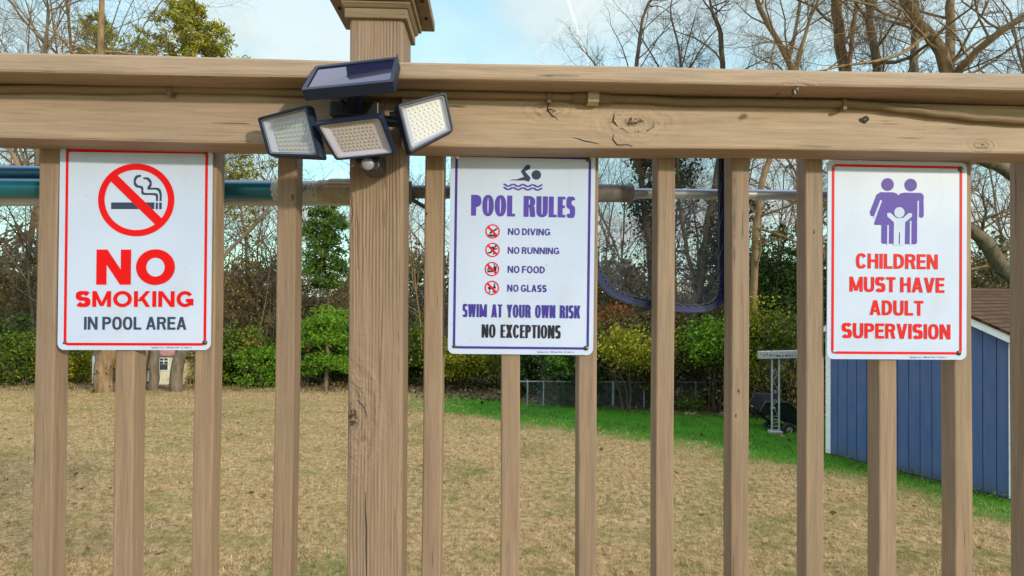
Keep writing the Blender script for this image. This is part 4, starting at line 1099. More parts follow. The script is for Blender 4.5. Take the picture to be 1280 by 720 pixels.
M_CART = simple('black_poly', (.014, .015, .019), .35, 0, .3, 20); M_TYRE = simple('tyre', (.012, .012, .012), .8); M_RIM = simple('pale_rim', (.38, .34, .26), .5, .2)
def cart():
    k = 10.5 / 700.0; o = at(985, 10.5); c_ = empty('dump_cart', loc=o); tag(c_, 'black garden dump cart tipped back on the grass behind the iron column', 'cart')
    def L(px, row, dy=0): dd = 10.5 + dy; return Vector(((px - 640) / FPX * dd - o.x, dy, zrow(row, dd) - o.z))
    # tub: open tapered box, lip on the left facing us
    f = [L(957, 501, -.32), L(985, 502, -.36), L(1008, 521, -.30), L(1006, 533, -.26), L(984, 527, -.26), L(950, 513, -.28)]
    b = [p + Vector((.12, .72, .03)) for p in f]
    m = MB(); m.prism(f, b); tub = m.build('tub', M_CART, c_, bevel=.02)
    m = MB(); lip = [f[5], f[0], f[1], f[2]]; m.tube([p + Vector((0, -.01, .008)) for p in lip], .016, 8); m.tube([b[5], b[0], b[1], b[2]], .016, 8); m.tube([f[0], b[0]], .014, 8); m.build('tub_rim', M_CART, tub)
    m = MB()
    # pale emblem on the side of the tub: two strokes of a slanted mark
    fa = [L(962.5, 508.5, -.355), L(966, 506.2, -.36), L(969, 507, -.362), L(970, 508.8, -.36), L(967, 509.2, -.357), L(964.5, 509.8, -.355)]
    m.prism([p + Vector((0, -.004, 0)) for p in fa], fa); m.build('emblem', simple('pale_mark', (.4, .42, .45), .5), tub)
    m = MB(); m.tube([L(941, 507, -.1), L(946, 513, -.1), L(962, 525, 0), L(990, 532, .05)], .022, 8); m.build('tow_bar', M_CART, c_)
    m = MB(); m.tube([L(939.5, 505, -.1), L(942.5, 509, -.1)], .012, 8); m.build('hitch_pin', M_RIM, c_)
    r = .125
    for (px, row, dy) in ((984.5, 535.0, -.40), (959.5, 531.5, .22)):
        p = L(px, row, dy); M = Matrix.Translation(p) @ Matrix.Rotation(PI / 2, 4, 'X') @ Matrix.Rotation(R(18), 4, 'Y'); m = MB()
        rr_ = r if dy < 0 else .095
        m.lathe([(rr_ * .55, -.045), (rr_ * .9, -.045), (rr_, -.028), (rr_, .028), (rr_ * .9, .045), (rr_ * .55, .045)], M, 22); w_ = m.build('wheel', M_TYRE, c_)
        m = MB(); m.lathe([(rr_ * .16, .05), (rr_ * .2, .034), (rr_ * .45, .03), (rr_ * .56, .044)], M, 18); m.build('rim', M_RIM, w_)
    m = MB(); m.tube([L(984.5, 535, -.4), L(984.5, 532, .22)], .014, 8); m.build('axle', M_CART, c_)
cart()
M_GALV = simple('galvanised', (.27, .29, .32), .5, .3)
def chain_fence():
    d = 13.7; a = at(655, 14.3); o = at(767, d); c_ = empty('chain_link_fence', loc=o); tag(c_, 'low galvanised chain link fence at the edge of the wood', 'fence')
    def top(px): dd = d + (767 - px) * .0006; return Vector(((px - 640) / FPX * dd, dd, zrow(476.5, dd)))
    for px, r in ((680, .02), (767, .036), (805.5, .024), (870, .02), (925, .02), (660, .02)):
        t = top(px) - o; m = MB(); m.tube([(t.x, t.y, gz(top(px).y) - o.z - .05), (t.x, t.y, t.z + .03)], r, 8); m.build('fence_post', M_GALV, c_)
    m = MB(); m.tube([top(px) - o for px in (650, 700, 767, 805, 870, 940, 990)], .012, 6); m.build('top_rail', M_GALV, c_)
    m = MB(); A_, B_ = top(650) - o, top(990) - o; Lx = B_ - A_; H = .72; n = 100
    for s in (-1, 1):
        for i in range(n):
            x0 = i / n; x1 = x0 + s * H / Lx.length
            if -0.0 <= x1 <= 1: m.tube([A_ + Lx * x0, A_ + Lx * x1 + Vector((0, .004 * s, -H))], .0022, 3, False)
    m.build('mesh_wire', M_GALV, c_)
chain_fence()

# ------------------------------------------------------------------ playhouse and pale board at the left
M_CREAM = simple('cream_boards', (.62, .55, .37), .7, 0, .08, 14); M_PINK = simple('faded_pink_roof', (.36, .16, .15), .8, 0, .25, 12); M_GLASS = simple('dark_glass', (.04, .055, .07), .08)
def playhouse():
    d = 19.4; o = at(208, d); k = d / 700; h_ = empty('playhouse', loc=o); tag(h_, 'cream playhouse with a white door and faded pink roof behind the tree trunks', 'playhouse')
    def L(px, row, dy=0): return Vector(((px - 208) * k, dy, zrow(row, d) - o.z))
    z0 = L(0, 483).z; z1 = L(0, 446.5).z; zt = L(0, 428).z
    x0, x1, x2 = L(183, 0).x, L(228.5, 0).x, L(262, 0).x
    m = MB(); m.box(x0, x1, 0, 1.6, z0, z1); front = m.build('wall', M_CREAM, h_)
    m = MB(); m.box(x1, x2, .25, 1.6, L(0, 477).z, z1); m.build('wall', simple('tan_boards', (.40, .32, .16), .75, 0, .1, 10), h_)
    m = MB()
    m.prism([(x0 - .15, -.18, z1), (x2 + .1, -.18, z1), (x2 + .1, .8, zt + .35), (x0 - .15, .8, zt + .35)], [(x0 - .15, -.18, z1 + .05), (x2 + .1, -.18, z1 + .05), (x2 + .1, .8, zt + .41), (x0 - .15, .8, zt + .41)])
    m.prism([(x0 - .15, 1.8, z1), (x2 + .1, 1.8, z1), (x2 + .1, .803, zt + .35), (x0 - .15, .803, zt + .35)], [(x0 - .15, 1.8, z1 + .05), (x2 + .1, 1.8, z1 + .05), (x2 + .1, .803, zt + .41), (x0 - .15, .803, zt + .41)])
    m.build('roof', M_PINK, h_)
    a, b = L(199, 0).x, L(218, 0).x; m = MB(); m.box(a, b, -.03, -.003, z0 + .02, L(0, 448.5).z); dr = m.build('door', simple('cream_door', (.60, .55, .40), .6), h_)
    for (r0, r1, nm_) in ((449.5, 456.5, 'window'), (457.5, 464, 'window')):
        a_, b_ = L(202, 0).x, L(211.7, 0).x; m = MB(); m.box(a_ - .025, b_ + .025, -.05, -.032, L(0, r1).z - .025, L(0, r0).z + .02); wf = m.build('window', M_TRIM, dr)
        m = MB(); mx = (a_ + b_) / 2; g = .016 if r0 < 450 else -.001
        zt_, zb_ = L(0, r0).z, L(0, r1).z; zm = (zt_ + zb_) / 2
        if r0 < 450:
            for (xa, xb) in ((a_, mx - .016), (mx + .016, b_)):
                for (za, zb2) in ((zb_, zm - .014), (zm + .014, zt_ - .01)): m.box(xa, xb, -.054, -.051, za, zb2)
        else: m.box(a_, b_, -.054, -.051, zb_, zt_)
        m.build('pane', M_GLASS, wf)
    m = MB(); m.box(a + .05, b - .05, -.036, -.031, z0 + .08, L(0, 467).z); m.build('door_panel', M_CREAM, dr)
    m = MB()
    for row in (463.5, 480): p = L(187, row); m.box(p.x - .05, p.x + .04, -.02, -.002, p.z - .03, p.z + .03)
    m.build('hinge', M_DARK, h_)
    m = MB()
    for i in range(8): xx = x1 + .04 + i * .115; m.box(xx, xx + .035, .20, .245, 0, L(0, 477).z)
    m.box(x1, x2, .2, .245, L(0, 477).z, L(0, 475.5).z); m.box(x0, x1, -.02, 1.5, 0, z0 - .005)
    m.build('skirting', simple('ochre_slats', (.33, .25, .09), .8), h_)
playhouse()
def board_post():
    d = 18.3; o = at(121.5, d); k = d / 700; b_ = empty('totem_board', loc=o); tag(b_, 'narrow white upright board with a pink pointed top beside the thick trunk', 'garden board')
    def z(row): return zrow(row, d) - o.z
    m = MB()
    for x in (-.075, .045): m.box(x - .045, x + .045, -.02, .02, z(481.5), z(447))
    m.build('board', M_TRIM, b_)
    m = MB(); m.box(-.022, -.008, -.012, .03, 0, z(447)); m.build('stake', M_DARK, b_)
    m = MB(); m.prism([(-.1, -.03, z(446.7)), (.1, -.03, z(446.7)), (.03, -.03, z(440)), (0, -.03, z(436)), (-.04, -.03, z(440))], [(-.1, .03, z(446.7)), (.1, .03, z(446.7)), (.03, .03, z(440)), (0, .03, z(436)), (-.04, .03, z(440))]); m.build('pointed_top', M_PINK, b_)
board_post()
# ------------------------------------------------------------------ trees and shrubs
class Segs:
    def __init__(s): s.a = []
    def add(s, p, q, r0, r1): s.a.append((*p, *q, r0, r1))
def segs_mesh(name, segs, mat, parent=None, **kw):
    A = np.array(segs.a, float) if isinstance(segs, Segs) else segs
    Vs, Fs, off = [], [], 0
    for lo, hi, k in ((.05, 9, 9), (.012, .05, 5), (0, .012, 3)):
        B = A[(A[:, 6] >= lo) & (A[:, 6] < hi)]
        if not len(B): continue
        p, q = B[:, :3], B[:, 3:6]; t = q - p; ln = np.linalg.norm(t, axis=1, keepdims=True) + 1e-9; t = t / ln
        ref = np.where(np.abs(t[:, 2:3]) < .9, np.array([[0, 0, 1.]]), np.array([[1., 0, 0]]))
        u = np.cross(t, ref); u /= np.linalg.norm(u, axis=1, keepdims=True); w = np.cross(t, u)
        q = q + t * B[:, 7:8] * .25
        an = np.arange(k) * 2 * PI / k; ca, sa = np.cos(an)[None, :, None], np.sin(an)[None, :, None]
        ring = u[:, None, :] * ca + w[:, None, :] * sa
        r0 = p[:, None, :] + ring * B[:, 6][:, None, None]; r1 = q[:, None, :] + ring * B[:, 7][:, None, None]
        V = np.concatenate([r0, r1], 1); n = len(B)
        j = np.arange(k); f = np.stack([j, (j + 1) % k, k + (j + 1) % k, k + j], 1)
        F = (np.arange(n) * 2 * k)[:, None, None] + f[None] + off
        Vs.append(V.reshape(-1, 3)); Fs.append(F.reshape(-1, 4)); off += n * 2 * k
    return np_mesh(name, np.concatenate(Vs), np.concatenate(Fs), mat, parent, True, **kw)
def norm3(x, y, z):
    l = math.sqrt(x * x + y * y + z * z) or 1; return (x / l, y / l, z / l)
def grow(rg, S, p, d, L, r, lvl, cfg, ends=None):
    n = cfg['n'][lvl]; st = L / n; wob = cfg['wob'][lvl]; tp = cfg['tip'][lvl]; g = rg.gauss
    mx = len(cfg['n']) - 1
    for i in range(n):
        d = norm3(d[0] + g(0, wob), d[1] + g(0, wob), d[2] + g(0, wob) + cfg['up'][lvl])
        q = (p[0] + d[0] * st, p[1] + d[1] * st, p[2] + d[2] * st)
        ra = r * (1 - (1 - tp) * i / n); rb_ = r * (1 - (1 - tp) * (i + 1) / n)
        S[min(lvl, 1)].add(p, q, ra, rb_)
        if lvl < mx and i >= cfg['from'][lvl]:
            kf = cfg['kids'][lvl]; kc = int(kf) + (1 if rg.random() < kf - int(kf) else 0)
            for _ in range(kc):
                # direction at an angle to d
                a = R(rg.uniform(*cfg['ang'])); ph = rg.uniform(0, 2 * PI)
                ux, uy, uz = norm3(*((-d[1], d[0], 0) if abs(d[2]) < .95 else (1, 0, 0)))
                vx, vy, vz = d[1] * uz - d[2] * uy, d[2] * ux - d[0] * uz, d[0] * uy - d[1] * ux
                c, s_ = math.cos(a), math.sin(a); e = math.cos(ph); f = math.sin(ph)
                nd = (d[0] * c + (ux * e + vx * f) * s_, d[1] * c + (uy * e + vy * f) * s_, d[2] * c + (uz * e + vz * f) * s_)
                grow(rg, S, q, nd, L * rg.uniform(*cfg['len']) * (1 - .35 * i / n), rb_ * cfg['rad'], lvl + 1, cfg, ends)
        p = q
    if ends is not None and lvl >= mx - 1: ends.append(p)
CFG = dict(n=[9, 7, 6, 5, 3], wob=[.07, .14, .2, .24, .26], tip=[.35, .3, .3, .35, .5], up=[.03, .05, .05, .03, .02], kids=[1.6, 1.5, 1.35, 1.3], ang=(28, 62), len=(.38, .62), rad=.58)
CFG['from'] = [3, 1, 1, 0, 0]
def bark(name, a, b, sc=9):
    t = NT(name); co = t.coord()
    n = t.noise(t.mapped(co, (1, 1, .25)), sc, 7, .65); n2 = t.noise(co, 1.3, 3)
    t.set(Base_Color=t.mix(t.rng(n2, .4, .65), t.ramp(n, [(.3, a), (.7, b)]), t.ramp(n, [(.3, tuple(x * .8 for x in a)), (.7, (b[0] * .85, b[1] * .9, b[2] * .8))])), Roughness=.95)
    t.b.inputs['Specular IOR Level'].default_value = .1; t.bump(n, .8, .03); return t.m
B_GREY = bark('grey_bark', (.08, .062, .046), (.23, .18, .13)); B_BROWN = bark('brown_bark', (.06, .045, .032), (.16, .115, .08)); B_WARM = bark('warm_bark', (.12, .078, .045), (.34, .225, .13))
def leafmat(name, stops, trans=.35, rough=.6):
    t = NT(name); g = t.new('ShaderNodeNewGeometry')
    col = t.ramp(g.outputs['Random Per Island'], stops)
    if 'dry_grass' in name:
        co = t.coord(); nn = t.noise(co, 13, 4, .7); col = t.mix(1.0, col, t.ramp(nn, [(.40, (.34, .31, .26)), (.49, (.84, .83, .80)), (.60, (1.12, 1.10, 1.06))]), 'MULTIPLY')
        col = t.mix(t.rng(t.noise(t.mapped(co, (.7, 1.6, 1)), 1.3, 5, .66), .45, .60, 0, .8), col, c4(.23, .25, .06))
    t.set(Base_Color=col, Roughness=rough); t.b.inputs['Specular IOR Level'].default_value = .25
    tl = t.new('ShaderNodeBsdfTranslucent'); t.l.new(col, tl.inputs[0]); mx = t.new('ShaderNodeMixShader'); mx.inputs[0].default_value = trans
    t.l.new(t.b.outputs[0], mx.inputs[1]); t.l.new(tl.outputs[0], mx.inputs[2]); t.l.new(mx.outputs[0], t.out.inputs[0]); return t.m
L_DARK = leafmat('dark_leaf', [(0, (.012, .03, .006)), (.5, (.032, .07, .012)), (1, (.075, .13, .02))])
L_MID = leafmat('green_leaf', [(0, (.025, .05, .007)), (.5, (.085, .14, .012)), (1, (.20, .24, .02))])
L_YEL = leafmat('yellow_green_leaf', [(0, (.08, .11, .008)), (.5, (.24, .25, .014)), (1, (.46, .42, .03))], .45)
L_LIME = leafmat('lime_leaf', [(0, (.05, .14, .010)), (.5, (.13, .28, .015)), (1, (.25, .40, .03))], .45)
L_OLIVE = leafmat('olive_brown_leaf', [(0, (.04, .034, .012)), (.5, (.10, .088, .024)), (1, (.19, .15, .05))])
L_RUST = leafmat('rust_leaf', [(0, (.20, .06, .015)), (.5, (.36, .12, .03)), (1, (.48, .22, .06))], .4)
L_PINE = leafmat('pine_needle', [(0, (.07, .10, .008)), (.5, (.25, .25, .014)), (1, (.46, .40, .03))], .3)
L_PINE2 = leafmat('green_needle', [(0, (.03, .075, .012)), (.5, (.07, .14, .02)), (1, (.13, .21, .03))], .3)
L_IVY = leafmat('ivy_leaf', [(0, (.012, .02, .006)), (.6, (.03, .045, .012)), (1, (.07, .08, .02))], .2)
L_FAR = leafmat('far_brush', [(0, (.07, .045, .03)), (.5, (.16, .11, .07)), (1, (.27, .19, .13))], .2)
def leaves(name, C, size, mat, parent=None, asp=.55, seed=0, flat=0.0, **kw):
    rg = np.random.default_rng(seed); n = len(C); C = np.asarray(C, float)
    a = rg.normal(size=(n, 3)); a[:, 2] *= (1 - flat); a /= np.linalg.norm(a, axis=1, keepdims=True)
    b = rg.normal(size=(n, 3)); b -= a * (a * b).sum(1, keepdims=True); b /= np.linalg.norm(b, axis=1, keepdims=True)
    s = (size * rg.uniform(.45, 1.6, n))[:, None]
    V = np.stack([C - a * s, C + b * s * asp - a * s * .1, C + a * s, C - b * s * asp - a * s * .1], 1).reshape(-1, 3)
    return np_mesh(name, V, np.arange(n * 4).reshape(-1, 4), mat, parent, False, **kw)
def clumps(rg, n_clump, per, rad, sx, sy, sz, shell=.55, zmin=None):
    """leaf centres gathered in clumps through an ellipsoid"""
    d = rg.normal(size=(n_clump, 3)); d /= np.linalg.norm(d, axis=1, keepdims=True)
    r = rg.uniform(shell ** 3, 1, n_clump) ** (1 / 3) * rg.uniform(.55, 1.28, n_clump)
    c = d * r[:, None] * np.array([sx, sy, sz]); cs_ = rg.uniform(.3, 1.6, n_clump) ** 1.3 * rad
    k = rg.poisson(per, n_clump); idx = np.repeat(np.arange(n_clump), k)
    P = c[idx] + rg.normal(size=(len(idx), 3)) * cs_[idx][:, None] * np.array([1, 1, .6]) * .6
    if zmin is not None: P = P[P[:, 2] > zmin]
    return P
def shrub(px, d, top, hw, mat, label, seed, ncl=150, per=38, leaf=.055, name='shrub', base=None, depth=1.0, group=None, shell=.5, rad=.3, stems=7):
    o_ = at(px, d); k = d / FPX; H = zrow(top, d) - o_.z; hx = hw * k; z0 = 0.0 if base is None else zrow(base, d) - o_.z
    rg = np.random.default_rng(seed); root = empty(name, loc=o_); tag(root, label, 'shrub' if name != 'small_tree' else 'tree', group)
    leaf *= .68; per = int(per * 1.9); P = clumps(rg, ncl, per, rad, hx, hx * depth, (H - z0) / 2 * 1.0, shell) + np.array([0, 0, (H + z0) / 2])
    P = P[P[:, 2] > .03]
    leaves('foliage', P, leaf, mat, root, .6, seed)
    S = [Segs(), Segs()]; rr_ = random.Random(seed)
    cfg = dict(n=[6, 4, 3], wob=[.14, .2, .25], tip=[.4, .3, .4], up=[.06, .04, .02], kids=[1.2, 1.0], ang=(20, 55), len=(.35, .6), rad=.6); cfg['from'] = [1, 0, 0]
    for i in range(stems):
        a = rr_.uniform(0, 2 * PI); sp = rr_.uniform(.1, .5)
        grow(rr_, S, (rr_.gauss(0, hx * .12), rr_.gauss(0, hx * .12), -.05), norm3(math.cos(a) * sp, math.sin(a) * sp, 1), H * rr_.uniform(.6, .95), .022, 0, cfg)
    A = Segs(); A.a = S[0].a + S[1].a
    segs_mesh('stem', A, B_BROWN, root)
    return root
# ---- bare trees: a few grown, then copied
def bare_proto(seed, H, r, matl, lean=0.0, cfg=CFG):
    rg = random.Random(seed); S = [Segs(), Segs()]
    grow(rg, S, (0, 0, -.1), norm3(lean, 0, 1), H, r, 0, cfg)
    root = empty('bare_tree'); segs_mesh('trunk', S[0], matl, root); segs_mesh('branches', S[1], matl, root); return root
def dup(root, loc, rz, sc):
    r_ = root.copy(); scene.collection.objects.link(r_); r_.location = loc; r_.rotation_euler = (0, 0, rz); r_.scale = (sc, sc, sc)
    for ch in list(root.children):
        c_ = ch.copy(); scene.collection.objects.link(c_); c_.parent = r_
    return r_
PH = 10.0
protos = [bare_proto(11, PH, .085, B_GREY, .05), bare_proto(23, PH, .075, B_BROWN, -.06), bare_proto(37, PH, .095, B_GREY, .0), bare_proto(49, PH, .07, B_WARM, .08)]
BARE = [  # px, depth, top row, prototype
    (-55, 19, -60, 0), (8, 23, -20, 1), (62, 20, 25, 2), (122, 27, -10, 3), (165, 24, 120, 1), (-20, 29, 60, 3), (300, 24, 200, 0), (335, 28, 170, 2), (355, 22, 240, 3), (270, 30, 130, 1),
    (422, 27, 300, 1), (505, 23, 205, 2), (545, 26, 200, 0), (600, 28, 200, 1), (655, 25, 205, 3), (705, 22, 195, 2), (752, 19, 180, 1), (-90, 24, 20, 2), (1010, 19, 60, 3), (1290, 20, -10, 0), (1240, 24, 60, 1), (930, 21, 130, 0), (40, 32, 150, 0), (22, 26, 150, 1), (-30, 21, 120, 2), (5, 30, 220, 3), (45, 22, 200, 0), (290, 21, 240, 3), (318, 27, 215, 1), (345, 30, 230, 0), (283, 33, 200, 2), (395, 30, 315, 3), (430, 24, 330, 0), (515, 28, 230, 1), (528, 20, 260, 3), (760, 24, 215, 0), (785, 22, 230, 2), (815, 27, 200, 3), (850, 25, 205, 0), (880, 23, 200, 1), (905, 28, 210, 2), (955, 24, 180, 3), (985, 28, 200, 1), (1225, 21, 150, 3), (1250, 28, 180, 2), (230, 33, 200, 2), (470, 32, 280, 1), (322, 34, 250, 3)]
used_ = set()
rt = random.Random(77)
for px, d, top, kd in BARE:
    loc_ = at(px, d); sc = (zrow(top, d) - loc_.z) / (PH * 1.02)
    if kd not in used_: o = protos[kd]; used_.add(kd); o.location = loc_; o.rotation_euler = (0, 0, rt.uniform(0, 6.28)); o.scale = (sc, sc, sc)
    else: o = dup(protos[kd], loc_, rt.uniform(0, 6.28), sc)
    tag(o, 'leafless slender tree standing in the wood behind the lawn', 'tree', 'leafless slender trees in the wood')
# ---- big trees whose limbs are seen: main limbs follow given lines
CF2 = dict(n=[6, 6, 5, 4, 3], wob=[.13, .17, .21, .25, .28], tip=[.35, .3, .3, .35, .5], up=[.03, .03, .03, .02, .01], kids=[1.45, 1.6, 1.5, 1.45], ang=(30, 70), len=(.36, .62), rad=.6); CF2['from'] = [1, 1, 0, 0, 0]
def limb_tree(label, limbs, seed, matl, d, kid=0.55, klen=(1.5, 3.2), cat='tree', ivy=None, group=None, lv=1):
    """limbs: list of (points [(px,row,depth offset)], r0, r1)"""
    b0 = limbs[0][0][0]; base = at(b0[0], d + b0[2]); root = empty('bare_tree', loc=base); tag(root, label, cat, group)
    rg = random.Random(seed); S = [Segs(), Segs()]
    for li, (pts, r0, r1) in enumerate(limbs):
        P = [tuple(pt(x, y, d + q) - base) if y is not None else (0, 0, -.1) for x, y, q in pts]
        P = sm3(P) if len(P) > 2 else P
        dense = []
        for a, b in zip(P[:-1], P[1:]):
            m_ = max(1, int(math.dist(a, b) / .28))
            for i in range(m_): dense.append(tuple(a[k] + (b[k] - a[k]) * i / m_ for k in range(3)))
        dense.append(P[-1]); n = len(dense)
        for i in range(n - 1):
            a, b = dense[i], dense[i + 1]; ra = r0 + (r1 - r0) * i / n; rb_ = r0 + (r1 - r0) * (i + 1) / n
            j = ra * .18
            b = (b[0] + rg.gauss(0, j), b[1] + rg.gauss(0, j), b[2]); dense[i + 1] = b
            S[0].add(a, b, ra, rb_)
            zz = (b[2] + base.z)
            if zz > 2.6 and rg.random() < kid:
                dd = norm3(b[0] - a[0], b[1] - a[1], b[2] - a[2]); ph = rg.uniform(0, 2 * PI)
                nd = norm3(dd[0] * .5 + math.cos(ph), dd[1] * .5 + math.sin(ph) * .7, dd[2] * .5 + rg.uniform(-.2, .6))
                grow(rg, S, b, nd, rg.uniform(*klen), min(rb_ * .36, .036), lv, CF2)
        dd = norm3(*[dense[-1][k] - dense[-3][k] for k in range(3)])
        grow(rg, S, dense[-1], dd, rg.uniform(*klen) * 1.3, r1 * .9, lv, CF2)
    segs_mesh('trunk', S[0], matl, root); segs_mesh('branches', S[1], matl, root)
    if ivy:
        rn = np.random.default_rng(seed); A = np.array(S[0].a + ([s for s in S[1].a if s[6] > .008] if ivy[1] else []))
        A = A[(A[:, 2] + base.z < zrow(ivy[2], d))]
        idx = rn.integers(0, len(A), ivy[0]); f = rn.uniform(0, 1, ivy[0])[:, None]
        C = A[idx, :3] * (1 - f) + A[idx, 3:6] * f + rn.normal(size=(ivy[0], 3)) * ivy[3]
        leaves('ivy', C, .045, ivy[4], root, .6, seed)
    return root
N_ = None
limb_tree('straight grey trunk rising behind the railing, left of the forked trunk', [([(1072, N_, 0), (1062, 200, 0), (1057, 92, 0), (1046, 10, 0), (1040, -120, .3)], .17, .11), ([(1060, 110, 0), (1066, 40, -.3), (1078, -60, -.5)], .06, .04)], 5, B_WARM, 14.0, .6)
limb_tree('thin crooked trunk rising behind the railing between two straight trunks', [([(1110, N_, 0), (1102, 200, 0), (1096, 92, 0), (1094, 50, .2), (1084, 15, .2), (1090, -90, 0)], .13, .08), ([(1095, 75, 0), (1130, 74, -.6), (1160, 52, -1)], .05, .03)], 6, B_GREY, 13.0, .6)
limb_tree('smooth pale trunk rising behind the railing beside the forked trunk', [([(1150, N_, 0), (1146, 200, 0), (1142, 92, 0), (1145, 20, .2), (1140, -120, .4)], .12, .09)], 7, B_GREY, 15.0, .5)
limb_tree('thick forked tree with twisting warm brown limbs at upper right', [([(1186, N_, 0), (1188, 190, 0), (1189, 96, 0), (1172, 50, 0), (1152, 30, .1), (1136, 5, .2), (1120, -60, .2)], .19, .10), ([(1189, 92, 0), (1190, 50, .4), (1186, 10, .6), (1200, -80, .8)], .10, .07), ([(1195, 96, 0), (1206, 75, -.3), (1230, 52, -.6), (1262, 28, -.9), (1310, -5, -1.2)], .09, .05), ([(1160, 38, 0), (1135, 60, -.8), (1105, 72, -1.2), (1060, 78, -1.5)], .05, .02)], 8, B_WARM, 12.0, .65)
limb_tree('leaning bare tree with many fine hanging twigs left of the trunk group', [([(1018, N_, 0), (1004, 190, 0), (992, 90, 0), (975, 52, 0), (955, 22, 0), (935, -40, 0)], .13, .05), ([(985, 72, 0), (996, 30, .4), (1004, -30, .6)], .05, .03)], 9, B_WARM, 13.5, .95, (1.3, 3.0))
limb_tree('pale bare tree with a diagonal limb seen through the railing by the evergreen', [([(938, N_, .5), (944, 300, 0), (950, 235, 0), (962, 195, 0), (982, 150, -.2), (1000, 60, -.4)], .10, .05), ([(936, 272, .2), (965, 264, 0), (1000, 250, -.3)], .035, .02), ([(937, 281, 0), (970, 290, -.2), (1000, 303, -.4)], .035, .02)], 10, B_WARM, 12.5, .5, (.7, 1.6))
limb_tree('ivy clad bare tree seen through the left half of the net', [([(822, N_, 0), (815, 340, 0), (806, 260, 0), (798, 190, 0), (790, 120, .2), (800, 40, .4)], .13, .05), ([(798, 215, 0), (775, 150, -.2), (760, 110, -.2)], .05, .03), ([(812, 250, 0), (825, 190, .3), (850, 110, .4)], .06, .03)], 12, B_BROWN, 15.5, .8, (1.0, 2.4), ivy=(5200, True, 190, .16, L_IVY))
limb_tree('leaning bare tree seen through the right half of the net', [([(862, N_, 0), (868, 400, 0), (876, 330, 0), (886, 270, 0), (897, 215, 0), (906, 130, .2), (900, 40, .3)], .14, .06), ([(872, 370, 0), (856, 300, .3), (846, 230, .4), (850, 120, .4)], .06, .03), ([(880, 365, .1), (900, 335, -.3), (915, 280, -.5)], .08, .03)], 13, B_BROWN, 14.5, .85, (1.0, 2.2), ivy=(3600, True, 250, .12, L_IVY))
limb_tree('twiggy crown whose top shows above the rail right of the vapour trail', [([(830, N_, 0), (838, 250, 0), (846, 130, 0), (852, 70, 0), (838, 20, .2)], .10, .03), ([(846, 120, 0), (810, 60, .2), (795, 35, .2)], .04, .015), ([(848, 110, 0), (880, 50, -.2), (905, 25, 0)], .04, .015), ([(850, 90, 0), (860, 50, 0), (868, 20, 0)], .03, .012)], 14, B_BROWN, 19.0, .9, (1.0, 2.2))
limb_tree('thick mossy limb sloping down above the shed roof', [([(1330, N_, .2), (1322, 420, 0), (1290, 368, 0), (1262, 340, 0), (1240, 312, 0), (1217, 290, 0), (1185, 268, 0)], .19, .10), ([(1320, 400, 0), (1300, 250, 0), (1268, 214, 0), (1240, 200, 0)], .14, .11)], 15, B_GREY, 10.8, .5, (.6, 1.5), ivy=(260, True, 300, .10, L_OLIVE))
limb_tree('thick ivy wrapped trunk at the left beside the white board', [([(132, N_, 0), (131, 470, 0), (136, 430, 0), (128, 330, 0), (124, 230, 0), (122, 100, 0), (124, -40, 0)], .26, .05), ([(134, 400, 0), (60, 270, -.6), (10, 190, -1)], .12, .05)], 16, B_WARM, 16.6, .45, (1.5, 3.2), ivy=(900, False, 430, .10, L_DARK))
limb_tree('left of two grey trunks in front of the playhouse', [([(194, N_, 0), (194, 470, 0), (196, 430, 0), (192, 330, 0), (188, 235, 0)], .15, .04)], 17, B_GREY, 17.4, .4, (1.2, 2.6))
limb_tree('right of two grey trunks in front of the playhouse', [([(219, N_, 0), (222, 478, 0), (229, 430, 0), (238, 310, 0), (240, 220, 0)], .20, .05), ([(231, 400, 0), (270, 330, .3), (330, 270, .6), (345, 240, .8)], .08, .04)], 18, B_GREY, 17.0, .4, (1.2, 2.6))
limb_tree('slim pale sapling between the balusters left of the playhouse door', [([(182, N_, 0), (184, 460, 0), (190, 430, 0), (200, 330, 0)], .06, .03)], 19, B_WARM, 17.6, .4, (.8, 1.6))
# ---- pines
def pine(px, d, top, rows, label, seed, matl, trunk_r, ncl, per, xoff=()):
    """rows: (row, half width px) list of the crown outline from the top down"""
    o_ = at(px, d); k = d / FPX; root = empty('pine_tree', loc=o_); tag(root, label, 'pine'); rg = np.random.default_rng(seed); rr_ = random.Random(seed)
    S = Segs(); B = Segs(); H = zrow(top, d) - o_.z; p = (0, 0, -.1)
    for i in range(14):
        q = (.10 * math.sin(i * .7 + seed), .08 * math.cos(i * .9), -.1 + (H + .1) * (i + 1) / 14); S.add(p, q, trunk_r * (1 - i / 15), trunk_r * (1 - (i + 1) / 15)); p = q
    C = []
    rws = [r for r, _ in rows]; hws = [h for _, h in rows]
    for i in range(ncl):
        row = rr_.uniform(rws[0], rws[-1]); hw = np.interp(row, rws, hws) * k; z = zrow(row, d) - o_.z; a = rr_.uniform(0, 2 * PI); r = hw * rr_.uniform(.25, 1.0)
        e = (r * math.cos(a), r * math.sin(a), z + r * .18); s0 = (0, 0, z - r * .15); mid = (e[0] * .5, e[1] * .5, z - .02)
        B.add(s0, mid, .025, .016); B.add(mid, e, .016, .006)
        n = rg.poisson(per); t = rg.uniform(.45, 1.05, n)[:, None]; C.append(np.array(mid) * (1 - t) + np.array(e) * t + rg.normal(size=(n, 3)) * np.array([.13, .13, .09]) * min(1, hw))
    segs_mesh('trunk', S, B_BROWN, root); segs_mesh('branches', B, B_BROWN, root)
    C = np.concatenate(C); leaves('needles', C, .105, matl, root, .26, seed); return root
pine(232, 26, 2, [(4, 18), (30, 40), (65, 66), (130, 110), (210, 142), (262, 120)], 'tall yellow green pine whose crown shows above the rail at left', 3, L_PINE, .26, 330, 80)
